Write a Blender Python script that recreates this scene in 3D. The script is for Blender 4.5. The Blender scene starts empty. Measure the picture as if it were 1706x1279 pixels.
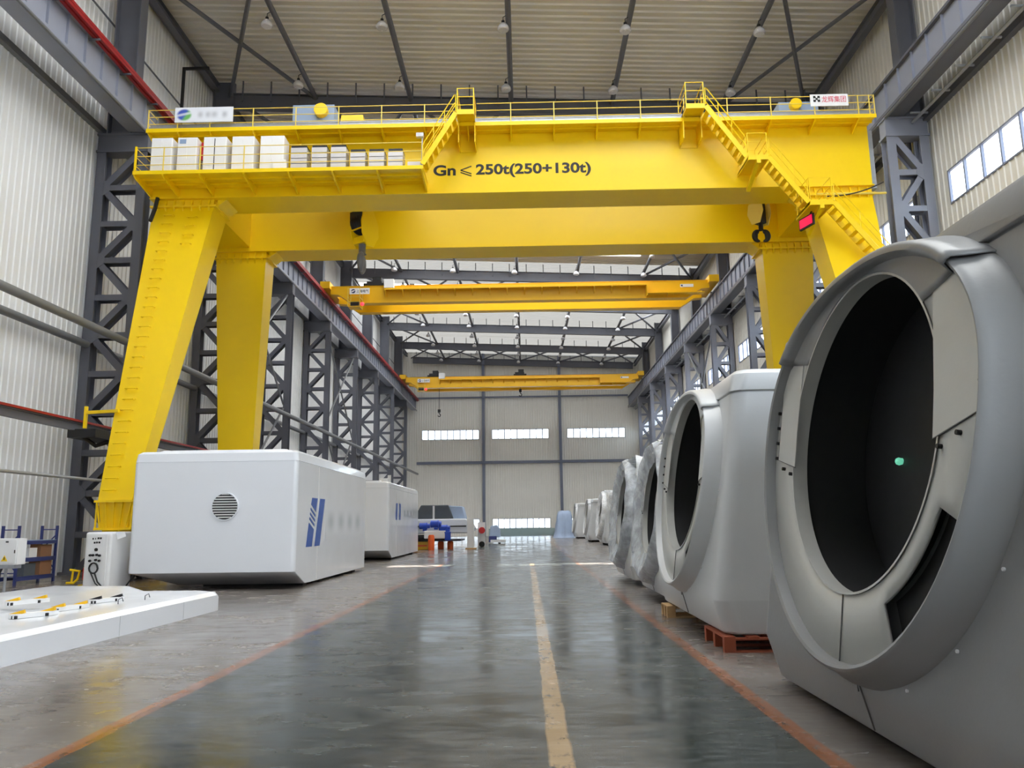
import bpy, math, random
from mathutils import Vector, Matrix
from math import sin, cos, pi, radians, atan2, sqrt, hypot
random.seed(7)
S = bpy.context.scene
COL = S.collection
WORLD = {}
ORD = ['first', 'second', 'third', 'fourth', 'fifth', 'sixth', 'seventh', 'eighth', 'ninth', 'tenth']

# ---------------------------------------------------------------- helpers
def tag(o, label=None, cat=None, group=None, kind=None):
    if label: o['label'] = label
    if cat: o['category'] = cat
    if group: o['group'] = group
    if kind: o['kind'] = kind
    return o

def thing(name, loc, label, cat, group=None):
    o = bpy.data.objects.new(name, None)
    o.empty_display_size = .3
    COL.objects.link(o)
    o.location = loc
    WORLD[o] = Vector(loc)
    return tag(o, label, cat, group)

def copy_tree(o, parent=None):
    c = o.copy()
    COL.objects.link(c)
    if parent is not None:
        c.parent = parent
    for ch in list(o.children):
        copy_tree(ch, c)
    return c

def dup(o, loc, label=None, group=None, rotz=None):
    c = copy_tree(o)
    c.location = loc
    WORLD[c] = Vector(loc)
    if rotz is not None: c.rotation_euler[2] = rotz
    if label: c['label'] = label
    if group: c['group'] = group
    return c

class MB:
    def __init__(s):
        s.v = []; s.f = []
    def add(s, vs, fs):
        n = len(s.v)
        s.v += [Vector(p) for p in vs]
        s.f += [tuple(i + n for i in f) for f in fs]
        return s
    def hexa(s, p):   # 8 points: bottom 4 (ccw), top 4
        return s.add(p, [(3, 2, 1, 0), (4, 5, 6, 7), (0, 1, 5, 4), (1, 2, 6, 5), (2, 3, 7, 6), (3, 0, 4, 7)])
    def box(s, x0, x1, y0, y1, z0, z1):
        return s.hexa([(x0, y0, z0), (x1, y0, z0), (x1, y1, z0), (x0, y1, z0),
                       (x0, y0, z1), (x1, y0, z1), (x1, y1, z1), (x0, y1, z1)])
    def bar(s, p0, p1, w, h, up=(0, 0, 1)):
        p0 = Vector(p0); p1 = Vector(p1); d = (p1 - p0).normalized(); up = Vector(up)
        a = d.cross(up)
        if a.length < 1e-5: a = d.cross(Vector((1, 0, 0)))
        a.normalize(); b = a.cross(d).normalized()
        a = a * w / 2; b = b * h / 2
        return s.hexa([p0 - a - b, p0 + a - b, p1 + a - b, p1 - a - b, p0 - a + b, p0 + a + b, p1 + a + b, p1 - a + b])
    def ibar(s, p0, p1, w, h, up=(0, 0, 1), t=.03):
        p0 = Vector(p0); p1 = Vector(p1); d = (p1 - p0).normalized(); up = Vector(up)
        a = d.cross(up).normalized(); b = a.cross(d).normalized()
        o = b * (h / 2 - t / 2)
        s.bar(p0 + o, p1 + o, w, t, up); s.bar(p0 - o, p1 - o, w, t, up)
        return s.bar(p0, p1, t, h - 2 * t, up)
    def tube(s, pts, r, n=8, cap=True):
        pts = [Vector(p) for p in pts]
        rings = []
        prev = None
        for i, p in enumerate(pts):
            d = (pts[min(i + 1, len(pts) - 1)] - pts[max(i - 1, 0)]).normalized()
            if prev is None:
                a = d.orthogonal().normalized()
            else:
                a = (prev - d * prev.dot(d)).normalized()
            prev = a
            b = d.cross(a)
            rings.append([p + (a * cos(2 * pi * k / n) + b * sin(2 * pi * k / n)) * r for k in range(n)])
        return s.loft(rings, cap=cap)
    def loft(s, rings, closed=True, cap=False):
        n = len(rings[0]); m = len(rings)
        vs = [p for r in rings for p in r]; fs = []
        for i in range(m - 1):
            for k in range(n if closed else n - 1):
                k2 = (k + 1) % n
                fs.append((i * n + k, i * n + k2, (i + 1) * n + k2, (i + 1) * n + k))
        if cap:
            fs.append(tuple(reversed(range(n)))); fs.append(tuple((m - 1) * n + k for k in range(n)))
        return s.add(vs, fs)
    def prism(s, poly, fn, w0, w1):   # convex or simple polygon extruded between w0 and w1
        n = len(poly)
        vs = [fn(u, v, w0) for u, v in poly] + [fn(u, v, w1) for u, v in poly]
        fs = [tuple(range(n)), tuple(reversed(range(n, 2 * n)))]
        fs += [(i, i + n, (i + 1) % n + n, (i + 1) % n) for i in range(n)]
        return s.add(vs, fs)
    def lathe(s, prof, c, n=20, axis='z'):
        rings = []
        for r, h in prof:
            ring = []
            for k in range(n):
                a = 2 * pi * k / n
                x, y = r * cos(a), r * sin(a)
                q = {'z': (x, y, h), 'x': (h, x, y), 'y': (y, h, x)}[axis]
                ring.append(Vector(c) + Vector(q))
            rings.append(ring)
        return s.loft(rings, cap=True)
    def build(s, name, mat, parent=None, label=None, smooth=0, bevel=0, origin=None, seg=2):
        me = bpy.data.meshes.new(name)
        if parent is not None:
            off = WORLD[parent]
        else:
            off = Vector(origin) if origin is not None else Vector((0, 0, 0))
        me.from_pydata([p - off for p in s.v], [], s.f)
        import bmesh
        bm = bmesh.new(); bm.from_mesh(me)
        bmesh.ops.recalc_face_normals(bm, faces=bm.faces)
        bm.to_mesh(me); bm.free()
        me.materials.append(mat)
        if smooth:
            me.polygons.foreach_set('use_smooth', [True] * len(me.polygons))
            me.set_sharp_from_angle(angle=radians(smooth))
        o = bpy.data.objects.new(name, me)
        COL.objects.link(o)
        if parent is not None:
            o.parent = parent
        else:
            o.location = off
        WORLD[o] = off
        if bevel:
            m = o.modifiers.new('bevel', 'BEVEL'); m.width = bevel; m.segments = seg
            m.limit_method = 'ANGLE'; m.angle_limit = radians(40)
        if smooth and name in ('body', 'lid', 'panel', 'collar'):
            wn = o.modifiers.new('normals', 'WEIGHTED_NORMAL'); wn.keep_sharp = True
        if label: o['label'] = label
        return o

def text_mesh(body, name, mat, parent, width, height, place, bold=0.0, depth=.004, label=None, shear=0):
    cu = bpy.data.curves.new(name, 'FONT')
    cu.body = body; cu.size = 1; cu.offset = bold; cu.shear = shear
    cu.align_x = 'LEFT'; cu.fill_mode = 'BOTH'; cu.extrude = .01
    o = bpy.data.objects.new(name, cu); COL.objects.link(o)
    dg = bpy.context.evaluated_depsgraph_get()
    me = bpy.data.meshes.new_from_object(o.evaluated_get(dg))
    bpy.data.objects.remove(o)
    xs = [v.co.x for v in me.vertices]; ys = [v.co.y for v in me.vertices]
    if not xs: return None
    x0, x1, y0, y1 = min(xs), max(xs), min(ys), max(ys)
    off = WORLD[parent]
    for v in me.vertices:
        u = (v.co.x - x0) / (x1 - x0) * width; w = (v.co.y - y0) / (y1 - y0) * height
        d = depth if v.co.z > 0 else 0
        v.co = Vector(place(u, w, d)) - off
    me.materials.clear(); me.materials.append(mat)
    me.name = name
    ob = bpy.data.objects.new(name, me); COL.objects.link(ob); ob.parent = parent
    WORLD[ob] = off
    if label: ob['label'] = label
    return ob

# ---------------------------------------------------------------- materials
def srgb(c):
    out = []
    for x in c:
        x = x / 255
        out.append(x / 12.92 if x <= .04045 else ((x + .055) / 1.055) ** 2.4)
    return out

class NT:
    def __init__(s, m):
        m.use_nodes = True
        s.t = m.node_tree; s.t.nodes.clear()
    def n(s, ty, **k):
        nd = s.t.nodes.new(ty)
        for a, b in k.items():
            if a.startswith('i_'):
                nd.inputs[a[2:].replace('_', ' ')].default_value = b
            else:
                setattr(nd, a, b)
        return nd
    def l(s, a, b):
        s.t.links.new(a, b)
    def math(s, op, a, b=None, c=None, clamp=False):
        nd = s.t.nodes.new('ShaderNodeMath'); nd.operation = op; nd.use_clamp = clamp
        for i, x in enumerate((a, b, c)):
            if x is None: continue
            if isinstance(x, (int, float)): nd.inputs[i].default_value = x
            else: s.l(x, nd.inputs[i])
        return nd.outputs[0]
    def mix(s, fac, a, b):
        nd = s.t.nodes.new('ShaderNodeMix'); nd.data_type = 'RGBA'
        for sock, x in ((nd.inputs[0], fac), (nd.inputs[6], a), (nd.inputs[7], b)):
            if isinstance(x, (int, float)): sock.default_value = x
            elif isinstance(x, (list, tuple)): sock.default_value = (*x[:3], 1)
            else: s.l(x, sock)
        return nd.outputs[2]
    def noise(s, vec, scale, detail=4, rough=.55):
        nd = s.t.nodes.new('ShaderNodeTexNoise')
        nd.inputs['Scale'].default_value = scale; nd.inputs['Detail'].default_value = detail
        nd.inputs['Roughness'].default_value = rough
        if vec is not None: s.l(vec, nd.inputs['Vector'])
        return nd.outputs['Fac']
    def ramp(s, f, lo, hi):
        nd = s.t.nodes.new('ShaderNodeMapRange'); nd.inputs[1].default_value = lo; nd.inputs[2].default_value = hi
        nd.interpolation_type = 'SMOOTHSTEP'
        s.l(f, nd.inputs[0]); return nd.outputs[0]

def mat(name, col, rough=.5, metal=0., var=.12, vscale=2.5, bump=0., bscale=40., coat=0., spec=.5, stretch=(1, 1, 1), emit=None):
    m = bpy.data.materials.new(name)
    t = NT(m)
    out = t.n('ShaderNodeOutputMaterial'); b = t.n('ShaderNodeBsdfPrincipled')
    t.l(b.outputs[0], out.inputs[0])
    c = srgb(col)
    b.inputs['Roughness'].default_value = rough; b.inputs['Metallic'].default_value = metal
    b.inputs['Specular IOR Level'].default_value = spec
    b.inputs['Coat Weight'].default_value = coat
    geo = t.n('ShaderNodeNewGeometry')
    mp = t.n('ShaderNodeMapping'); mp.inputs['Scale'].default_value = stretch
    t.l(geo.outputs['Position'], mp.inputs['Vector'])
    f = t.noise(mp.outputs[0], vscale, 5)
    colr = t.mix(f, [x * (1 - var) for x in c], [min(1, x * (1 + var)) for x in c])
    t.l(colr, b.inputs['Base Color'])
    rr = t.math('MULTIPLY_ADD', f, .16, rough - .08, clamp=True)
    t.l(rr, b.inputs['Roughness'])
    if bump:
        bn = t.n('ShaderNodeBump'); bn.inputs['Strength'].default_value = bump; bn.inputs['Distance'].default_value = .02
        t.l(t.noise(mp.outputs[0], bscale, 4), bn.inputs['Height'])
        t.l(bn.outputs[0], b.inputs['Normal'])
    if emit:
        b.inputs['Emission Color'].default_value = (*srgb(emit[0]), 1); b.inputs['Emission Strength'].default_value = emit[1]
    return m

M = {}
M['steel'] = mat('dark_grey_painted_steel', (95, 97, 107), .5, 0, .12, 1.2)
M['steel_light'] = mat('mid_grey_painted_steel', (138, 142, 156), .45, 0, .1, 1.2)
M['yellow'] = mat('crane_yellow_paint', (247, 208, 0), .36, 0, .04, .8, spec=.5)
M['yellow2'] = mat('overhead_crane_yellow_paint', (240, 186, 16), .4, 0, .05, .8)
M['rail_yellow'] = mat('guardrail_pale_yellow_paint', (232, 205, 90), .4, 0, .05, 2)
M['white'] = mat('white_gelcoat', (233, 236, 242), .22, 0, .02, 1.0, coat=.3)
M['cab_white'] = mat('cabinet_white_powder_coat', (236, 236, 236), .4, 0, .03, 2)
M['gel'] = mat('grey_gelcoat', (142, 143, 144), .34, 0, .05, 1.6, bump=.05, bscale=25)  # darkened to put the shade on the nearest housing into its colour
M['gel_pale'] = mat('pale_gelcoat', (206, 208, 210), .34, 0, .04, 1.6, bump=.05, bscale=25)  # lit copy of the same gelcoat, for the housings farther back
M['gel_in'] = mat('pale_grey_gelcoat', (196, 196, 192), .38, 0, .05, 2.2, bump=.06, bscale=18)
M['gel_seam'] = mat('dark_seam', (96, 96, 96), .7, 0, .1)
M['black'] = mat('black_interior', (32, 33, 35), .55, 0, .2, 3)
M['rubber'] = mat('black_rubber', (22, 22, 24), .6, 0, .15, 6)
M['darkmetal'] = mat('dark_machined_metal', (60, 60, 64), .35, .7, .2, 5)
M['galv'] = mat('galvanised_steel', (170, 174, 180), .4, .5, .2, 7)
M['pipe'] = mat('grey_tube_paint', (112, 114, 118), .45, 0, .1, 2)
M['red'] = mat('red_conductor_cover', (150, 26, 30), .45, 0, .15, 3)
M['redbright'] = mat('red_plastic', (205, 35, 35), .4, 0, .1, 3)
M['blue_rack'] = mat('navy_rack_paint', (44, 56, 116), .45, 0, .12, 3)
M['blue_eq'] = mat('blue_machine_paint', (36, 76, 190), .4, 0, .12, 3)
M['blue_mark'] = mat('blue_emblem_vinyl', (48, 92, 178), .35, 0, .03, 3)
M['card'] = mat('brown_cardboard', (150, 108, 78), .8, 0, .12, 5)
M['wood'] = mat('raw_pine_wood', (196, 160, 112), .7, 0, .2, 6, stretch=(2, 2, 14))
M['pallet'] = mat('red_brown_pallet_paint', (150, 74, 48), .7, 0, .25, 6)
M['orange'] = mat('orange_paint', (238, 100, 30), .45, 0, .1, 3)
M['lampw'] = mat('lamp_reflector_white', (208, 208, 214), .25, .2, .05, 6)
M['letter'] = mat('black_lettering_vinyl', (16, 14, 12), .5, 0, .02)
M['greybox'] = mat('blue_grey_gearbox_paint', (140, 160, 190), .4, 0, .1, 3)
M['resist'] = mat('pale_louvred_steel', (205, 203, 206), .4, .2, .08, 4)
M['screen'] = mat('red_led_screen', (60, 4, 10), .4, 0, .1, 4, emit=((255, 20, 80), .6))
M['warn'] = mat('red_warning_lamp', (200, 20, 40), .3, 0, .1, 4, emit=((255, 50, 60), 1.5))
M['tarp'] = mat('pale_blue_tarpaulin', (168, 186, 214), .55, 0, .1, 2, bump=.3, bscale=6)
M['bluetarp'] = mat('blue_tarpaulin', (60, 120, 190), .5, 0, .15, 2, bump=.4, bscale=8)
M['darkcloth'] = mat('dark_grey_cloth_cover', (84, 90, 96), .7, 0, .15, 3, bump=.4, bscale=5)
M['teal'] = mat('grey_green_door_kick_panel', (160, 182, 184), .5, 0, .06, 2)
M['girt'] = mat('blue_grey_painted_steel', (118, 124, 144), .45, 0, .08, 1.2)

def sheet_mat(name, col, rough, var=.05):
    m = mat(name, col, rough, 0, var, .6)
    return m
M['wall'] = sheet_mat('white_ribbed_wall_sheet', (226, 227, 228), .4)
M['wall_r'] = sheet_mat('cream_ribbed_wall_sheet', (218, 216, 210), .4)
M['wall_b'] = sheet_mat('white_ribbed_end_wall_sheet', (238, 236, 230), .4)
M['roof'] = sheet_mat('pale_ribbed_roof_sheet', (216, 212, 204), .42)

def floor_mat():
    m = bpy.data.materials.new('polished_hall_floor'); t = NT(m)
    out = t.n('ShaderNodeOutputMaterial'); b = t.n('ShaderNodeBsdfPrincipled'); t.l(b.outputs[0], out.inputs[0])
    geo = t.n('ShaderNodeNewGeometry'); pos = geo.outputs['Position']
    sep = t.n('ShaderNodeSeparateXYZ'); t.l(pos, sep.inputs[0])
    def mp(sc):
        n = t.n('ShaderNodeMapping'); n.inputs['Scale'].default_value = sc; t.l(pos, n.inputs[0]); return n.outputs[0]
    jit = t.math('MULTIPLY', t.math('SUBTRACT', t.noise(mp((1, 1, 1)), 1.2, 4), .5), .06)
    X = t.math('ADD', sep.outputs[0], jit)
    X0 = sep.outputs[0]
    def band(c, w, soft=.012):
        d = t.math('ABSOLUTE', t.math('SUBTRACT', X, c))
        r = t.n('ShaderNodeMapRange'); r.inputs[1].default_value = w + soft; r.inputs[2].default_value = w - soft
        t.l(d, r.inputs[0]); return r.outputs[0]
    aisle = band(-.675, 2.725, .02)
    n1 = t.noise(mp((.7, .35, 1)), 1.0, 6, .6)
    n2 = t.noise(mp((.8, 1.7, 1)), 1.5, 7, .62)
    n3 = t.noise(mp((1.6, 6, 1)), 2.4, 4, .55)
    # green painted driving lane, worn
    g = t.mix(t.ramp(n1, .3, .7), srgb((30, 37, 35)), srgb((46, 54, 51)))
    worn = t.math('MULTIPLY', t.ramp(n2, .36, .8), .28)
    g = t.mix(worn, g, srgb((104, 109, 110)))
    sc = t.math('MULTIPLY', t.ramp(n3, .35, .9), .3)
    g = t.mix(sc, g, srgb((150, 154, 156)))
    # bare concrete
    c = t.mix(t.ramp(n1, .3, .7), srgb((106, 98, 92)), srgb((132, 125, 120)))
    c = t.mix(t.math('MULTIPLY', t.ramp(n2, .4, .8), .3), c, srgb((104, 96, 90)))
    c = t.mix(t.math('MULTIPLY', t.ramp(n3, .35, .9), .3), c, srgb((156, 151, 146)))
    # browner rail strip along the left wall
    strip = t.ramp(X, -11.6, -12.0)
    c = t.mix(t.math('MULTIPLY', strip, .7), c, srgb((128, 118, 104)))
    strip2 = t.math('MULTIPLY', t.math('MULTIPLY', t.ramp(X, -12.2, -12.1), t.ramp(X, -9.6, -10.0)), .6)
    c = t.mix(strip2, c, srgb((120, 98, 86)))
    colr = t.mix(aisle, c, g)
    wear = t.ramp(t.noise(mp((4, 2.0, 1)), 2.2, 6, .65), .30, .46)
    orange = t.math('ADD', band(-3.4, .075), band(2.05, .075), clamp=True)
    colr = t.mix(t.math('MULTIPLY', orange, t.math('MULTIPLY', wear, .7)), colr, srgb((152, 90, 50)))
    near = t.ramp(sep.outputs[1], 33.5, 31.5)
    yel = t.math('MULTIPLY', band(.22, .085), near)
    colr = t.mix(t.math('MULTIPLY', yel, t.math('MULTIPLY', wear, .68)), colr, srgb((176, 146, 104)))
    # slab joints
    jy = t.math('ABSOLUTE', t.math('SUBTRACT', t.math('FRACT', t.math('DIVIDE', t.math('ADD', sep.outputs[1], 1.3), 6.0)), .5))
    joint = t.n('ShaderNodeMapRange'); joint.inputs[1].default_value = .0018; joint.inputs[2].default_value = .0008
    t.l(jy, joint.inputs[0])
    colr = t.mix(t.math('MULTIPLY', joint.outputs[0], .6), colr, srgb((50, 48, 46)))
    t.l(colr, b.inputs['Base Color'])
    rg = t.math('MULTIPLY_ADD', t.ramp(n2, .35, .7), .13, .12)
    rg = t.math('ADD', rg, t.math('MULTIPLY', t.ramp(n1, .35, .7), .1))
    t.l(rg, b.inputs['Roughness'])
    b.inputs['Specular IOR Level'].default_value = .34
    bn = t.n('ShaderNodeBump'); bn.inputs['Strength'].default_value = .05; bn.inputs['Distance'].default_value = .01
    h = t.math('ADD', t.noise(mp((2.2, 1.2, 1)), 2.5, 5), t.math('MULTIPLY', n3, .25))
    t.l(h, bn.inputs['Height'])
    return m
M['floor'] = floor_mat()

def glass_mat():
    m = bpy.data.materials.new('window_glass'); t = NT(m)
    out = t.n('ShaderNodeOutputMaterial'); tr = t.n('ShaderNodeBsdfTransparent'); gl = t.n('ShaderNodeBsdfGlossy')
    tr.inputs[0].default_value = (.93, .97, 1, 1); gl.inputs['Roughness'].default_value = .03
    mx = t.n('ShaderNodeMixShader'); mx.inputs[0].default_value = .06
    t.l(tr.outputs[0], mx.inputs[1]); t.l(gl.outputs[0], mx.inputs[2]); t.l(mx.outputs[0], out.inputs[0])
    return m
M['glass'] = glass_mat()

def skylight_mat(name, tr, df):
    m = bpy.data.materials.new(name); t = NT(m)
    out = t.n('ShaderNodeOutputMaterial'); a = t.n('ShaderNodeBsdfTranslucent'); d = t.n('ShaderNodeBsdfDiffuse')
    a.inputs[0].default_value = (*tr, 1); d.inputs[0].default_value = (*df, 1)
    mx = t.n('ShaderNodeMixShader'); mx.inputs[0].default_value = .3
    t.l(a.outputs[0], mx.inputs[1]); t.l(d.outputs[0], mx.inputs[2]); t.l(mx.outputs[0], out.inputs[0])
    return m
M['skylight'] = skylight_mat('translucent_roof_sheet', (.95, .95, .95), (.9, .9, .9))
M['skylight_old'] = skylight_mat('weathered_translucent_roof_sheet', (.07, .0685, .066), (.8, .79, .78))  # added sheet, dim enough to make the far roof look evenly bright

def film_mat(name, tint, density):
    m = bpy.data.materials.new(name); t = NT(m)
    out = t.n('ShaderNodeOutputMaterial'); b = t.n('ShaderNodeBsdfPrincipled')
    geo = t.n('ShaderNodeNewGeometry'); pos = geo.outputs['Position']
    b.inputs['Roughness'].default_value = .22
    f = t.noise(pos, 2.5, 6, .6)
    t.l(t.mix(f, srgb(tint), srgb([min(255, x + 35) for x in tint])), b.inputs['Base Color'])
    al = t.math('MULTIPLY_ADD', t.ramp(t.noise(pos, 3.5, 5, .6), .35, .7), .4, density - .2, clamp=True)
    t.l(al, b.inputs['Alpha'])
    bn = t.n('ShaderNodeBump'); bn.inputs['Strength'].default_value = .8; bn.inputs['Distance'].default_value = .06
    vo = t.n('ShaderNodeTexVoronoi'); vo.feature = 'DISTANCE_TO_EDGE'; vo.inputs['Scale'].default_value = 3.0
    mpn = t.n('ShaderNodeMapping'); mpn.inputs['Scale'].default_value = (1.2, 1.2, .6)
    t.l(pos, mpn.inputs[0]); t.l(mpn.outputs[0], vo.inputs['Vector'])
    h = t.math('ADD', vo.outputs['Distance'], t.math('MULTIPLY', t.noise(pos, 5, 6, .7), .8))
    t.l(h, bn.inputs['Height']); t.l(bn.outputs[0], b.inputs['Normal'])
    t.l(b.outputs[0], out.inputs[0])
    return m
M['film'] = film_mat('clear_plastic_wrap', (198, 204, 212), .62)
M['film_white'] = film_mat('white_plastic_wrap', (225, 229, 232), .95)

def board_mat(name, kind):
    """board with an out-of-focus printed mark (the marks are unreadable on the photographed board)"""
    m = bpy.data.materials.new(name); t = NT(m)
    out = t.n('ShaderNodeOutputMaterial'); b = t.n('ShaderNodeBsdfPrincipled'); t.l(b.outputs[0], out.inputs[0])
    b.inputs['Roughness'].default_value = .4 if kind == 'banner' else .22
    b.inputs['Coat Weight'].default_value = 0 if kind == 'banner' else .3
    tc = t.n('ShaderNodeTexCoord'); sep = t.n('ShaderNodeSeparateXYZ'); t.l(tc.outputs['Generated'], sep.inputs[0])
    if kind == 'banner':
        u, v = sep.outputs[0], sep.outputs[2]
    else:
        u, v = sep.outputs[1], sep.outputs[2]
    white = srgb((226, 229, 236))
    def soft(c, w, s, x):
        d = t.math('ABSOLUTE', t.math('SUBTRACT', x, c)); r = t.n('ShaderNodeMapRange')
        r.inputs[1].default_value = w + s; r.inputs[2].default_value = max(0, w - s); r.interpolation_type = 'SMOOTHSTEP'
        t.l(d, r.inputs[0]); return r.outputs[0]
    if kind == 'banner':
        col = white
        for c in (.44, .57, .68, .86):
            w = .05 if c != .68 else .07
            f = t.math('MULTIPLY', t.math('MULTIPLY', soft(c, w * .6, .05, u), soft(.5, .15, .2, v)), .42)
            col = t.mix(f, col, srgb((120, 124, 132)))
        du = t.math('MULTIPLY', t.math('SUBTRACT', u, .16), 7.5); dv = t.math('MULTIPLY', t.math('SUBTRACT', v, .5), 2.4)
        rr = t.math('SQRT', t.math('ADD', t.math('MULTIPLY', du, du), t.math('MULTIPLY', dv, dv)))
        el = t.ramp(rr, 1.1, .72)
        side = t.ramp(t.math('SUBTRACT', du, t.math('MULTIPLY', dv, .5)), -.1, .5)
        lc = t.mix(side, srgb((58, 84, 178)), srgb((110, 182, 96)))
        sw = soft(.1, .05, .3, t.math('SUBTRACT', dv, t.math('MULTIPLY', du, .25)))
        lc = t.mix(t.math('MULTIPLY', sw, .75), lc, white)
        col = t.mix(el, col, lc)
    else:
        col = srgb((233, 236, 242))
        for c, w in ((.13, .06), (.38, .075), (.62, .05), (.86, .07)):
            f = t.math('MULTIPLY', t.math('MULTIPLY', soft(c, w * .5, .09, u), soft(.5, .16, .26, v)), .34)
            col = t.mix(f, col, srgb((100, 116, 130)))
    t.l(col, b.inputs['Base Color'])
    return m
M['banner'] = board_mat('smeared_logo_board', 'banner')
M['blurtext'] = board_mat('smeared_side_lettering', 'side')

# ---------------------------------------------------------------- layout constants
XL, XR, YB = -16.55, 15.75, 105.6      # wall planes
YN = -7.0                              # near end of the hall, with the added doorway
YC = [28.5 + 9.65 * k for k in range(8)]   # column lines
def roofz(x): return 24.3 - .042 * x      # underside of the roof sheet
def beamz(x): return 23.55 - .042 * x      # top of the roof beams

# ---------------------------------------------------------------- the setting
fl = MB(); fl.box(-60, 60, -40, YB + 40, -.3, 0)
tag(fl.build('floor', M['floor']), kind='structure')

def rib(u0, u1, pitch, d):
    pts = [(u0, 0.)]
    k = math.floor(u0 / pitch) - 1
    while k * pitch < u1 + pitch:
        b = k * pitch
        for fu, dd in ((.0, 0), (.62, 0), (.72, d), (.9, d)):
            u = b + fu * pitch
            if u0 < u < u1: pts.append((u, dd))
        k += 1
    pts.append((u1, 0.))
    return pts

def sheet(mb, fn, u0, u1, w0, w1, pitch, d):
    pts = rib(u0, u1, pitch, d)
    mb.loft([[Vector(fn(u, dd, w0)) for u, dd in pts], [Vector(fn(u, dd, w1)) for u, dd in pts]], closed=False)

def wall(name, fn, u0, u1, z1, wins, m, pitch=.32, d=.035):
    """wins: rows [(z0,z1,[(a,b),...])] bottom to top"""
    mb = MB(); z = 0
    for za, zb, spans in wins:
        sheet(mb, fn, u0, u1, z, za, pitch, d)
        u = u0
        for a, b in spans:
            sheet(mb, fn, u, a, za, zb, pitch, d); u = b
        sheet(mb, fn, u, u1, za, zb, pitch, d)
        z = zb
    sheet(mb, fn, u0, u1, z, z1, pitch, d)
    return tag(mb.build(name, m), kind='structure')

ZW0, ZW1 = 12.85, 14.15
wall('wall_left', lambda u, d, z: (XL + d, u, z), YN, YB, 25.6, [], M['wall'])
rspans = [(YC[0] - 9.65 * k - 8.55, YC[0] - 9.65 * k - 1.1) for k in (2, 1)] + [(y - 8.55, y - 1.1) for y in YC] + [(YC[-1] + 1.1, YC[-1] + 8.3)]
wall('wall_right', lambda u, d, z: (XR - d, u, z), YN, YB, 23.9, [(ZW0, ZW1, rspans)], M['wall_r'])
fsp = [(-13.83, -6.13), (-4.39, 3.28), (5.76, 13.55)]
wall('wall_back', lambda u, d, z: (u, YB - d, z), XL, XR, 25.2, [(.95, 2.22, fsp), (ZW0 - .05, ZW1 - .05, fsp)], M['wall_b'])

SLOTS = [(-5.4, -3.0), (-1.1, 3.45)]
YSLOT0, YSLOT1 = 44.25, 45.5
ROW4 = [(-10.3, -6.2), (-5.2, -.9), (.1, 4.4), (5.4, 10.1)]
# translucent roof sheets added to bring daylight in, mostly unseen: (y0, y1, x spans)
WIDE = [(-15.0, -11.2), (-10.3, -6.2), (-5.2, -.9), (.1, 4.4), (5.4, 10.1), (11.1, 14.4)]
FULL = [(-16.0, -11.0), (-10.5, -6.0), (-5.4, -.6), (-.2, 4.6), (5.1, 10.4), (10.9, 15.2)]
SK = [(3.5, 9.5, [(4.5, 8.0), (9, 13.5)]), (10.0, 19.5, ROW4), (22.5, 24.5, ROW4), (42.2, 44.1, ROW4), (48.6, 56.6, ROW4), (58.2, 64.2, ROW4),
      (66.5, 73.7, [(XL, XR)]), (73.8, 75.9, FULL), (77.6, 82.0, FULL), (82.1, 95.0, [(XL, XR)]), (95.1, 105.5, [(XL, XR)])]
roof = MB()
def rfn(u, d, x): return (x, u, roofz(x) - d)
def roofstrip(y0, y1, xa, xb): sheet(roof, rfn, y0, y1, xa, xb, .42, .08)
rows = [(a, b, xs) for a, b, xs in SK] + [(YSLOT0, YSLOT1, SLOTS)]
rows.sort(); prev = YN; n = 0
for a, b, xs in rows:
    roofstrip(prev, a, XL, XR)
    u = XL
    for s0, s1 in xs:
        roofstrip(a, b, u, s0); u = s1
        if xs is not SLOTS:      # two open slots added to let the streaks of sun in
            mb = MB(); sheet(mb, rfn, a, b, s0, s1, .42, .04); n += 1
            tag(mb.build('trim_%d' % (30 + n), M['skylight'] if len(xs) > 1 else M['skylight_old']), kind='structure')  # added roof sheet for daylight
    roofstrip(a, b, u, XR)
    prev = b
roofstrip(prev, YB, XL, XR)
tag(roof.build('ceiling', M['roof']), kind='structure')

def window(idx, fn, u0, u1, z0, z1, panes, mw=.035):
    """frame bars as structure, panes as one glazing child"""
    mb = MB()
    def b(ua, ub, za, zb, d=.05):
        p = [fn(ua, -d, za), fn(ub, -d, za), fn(ub, d, za), fn(ua, d, za)]
        q = [fn(ua, -d, zb), fn(ub, -d, zb), fn(ub, d, zb), fn(ua, d, zb)]
        mb.hexa(p + q)
    t = .06
    b(u0, u1, z0, z0 + t); b(u0, u1, z1 - t, z1); b(u0, u0 + t, z0 + t, z1 - t); b(u1 - t, u1, z0 + t, z1 - t)
    for i in range(1, panes):
        u = u0 + (u1 - u0) * i / panes
        b(u - mw, u + mw, z0 + t, z1 - t, .05)
    fr = tag(mb.build('window_%d' % idx, M['girt']), kind='structure')
    g = MB(); g.add([fn(u0, 0, z0), fn(u1, 0, z0), fn(u1, 0, z1), fn(u0, 0, z1)], [(0, 1, 2, 3)])
    g.build('glazing', M['glass'], fr)
wi = 1
for a, b in fsp:
    window(wi, lambda u, d, z: (u, YB + d, z), a, b, ZW0 - .05, ZW1 - .05, 9, .06); wi += 1
    window(wi, lambda u, d, z: (u, YB + d, z), a, b, .95, 2.22, 10, .06); wi += 1
for a, b in rspans:
    window(wi, lambda u, d, z: (XR + d, u, z), a, b, ZW0, ZW1, 7); wi += 1

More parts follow.
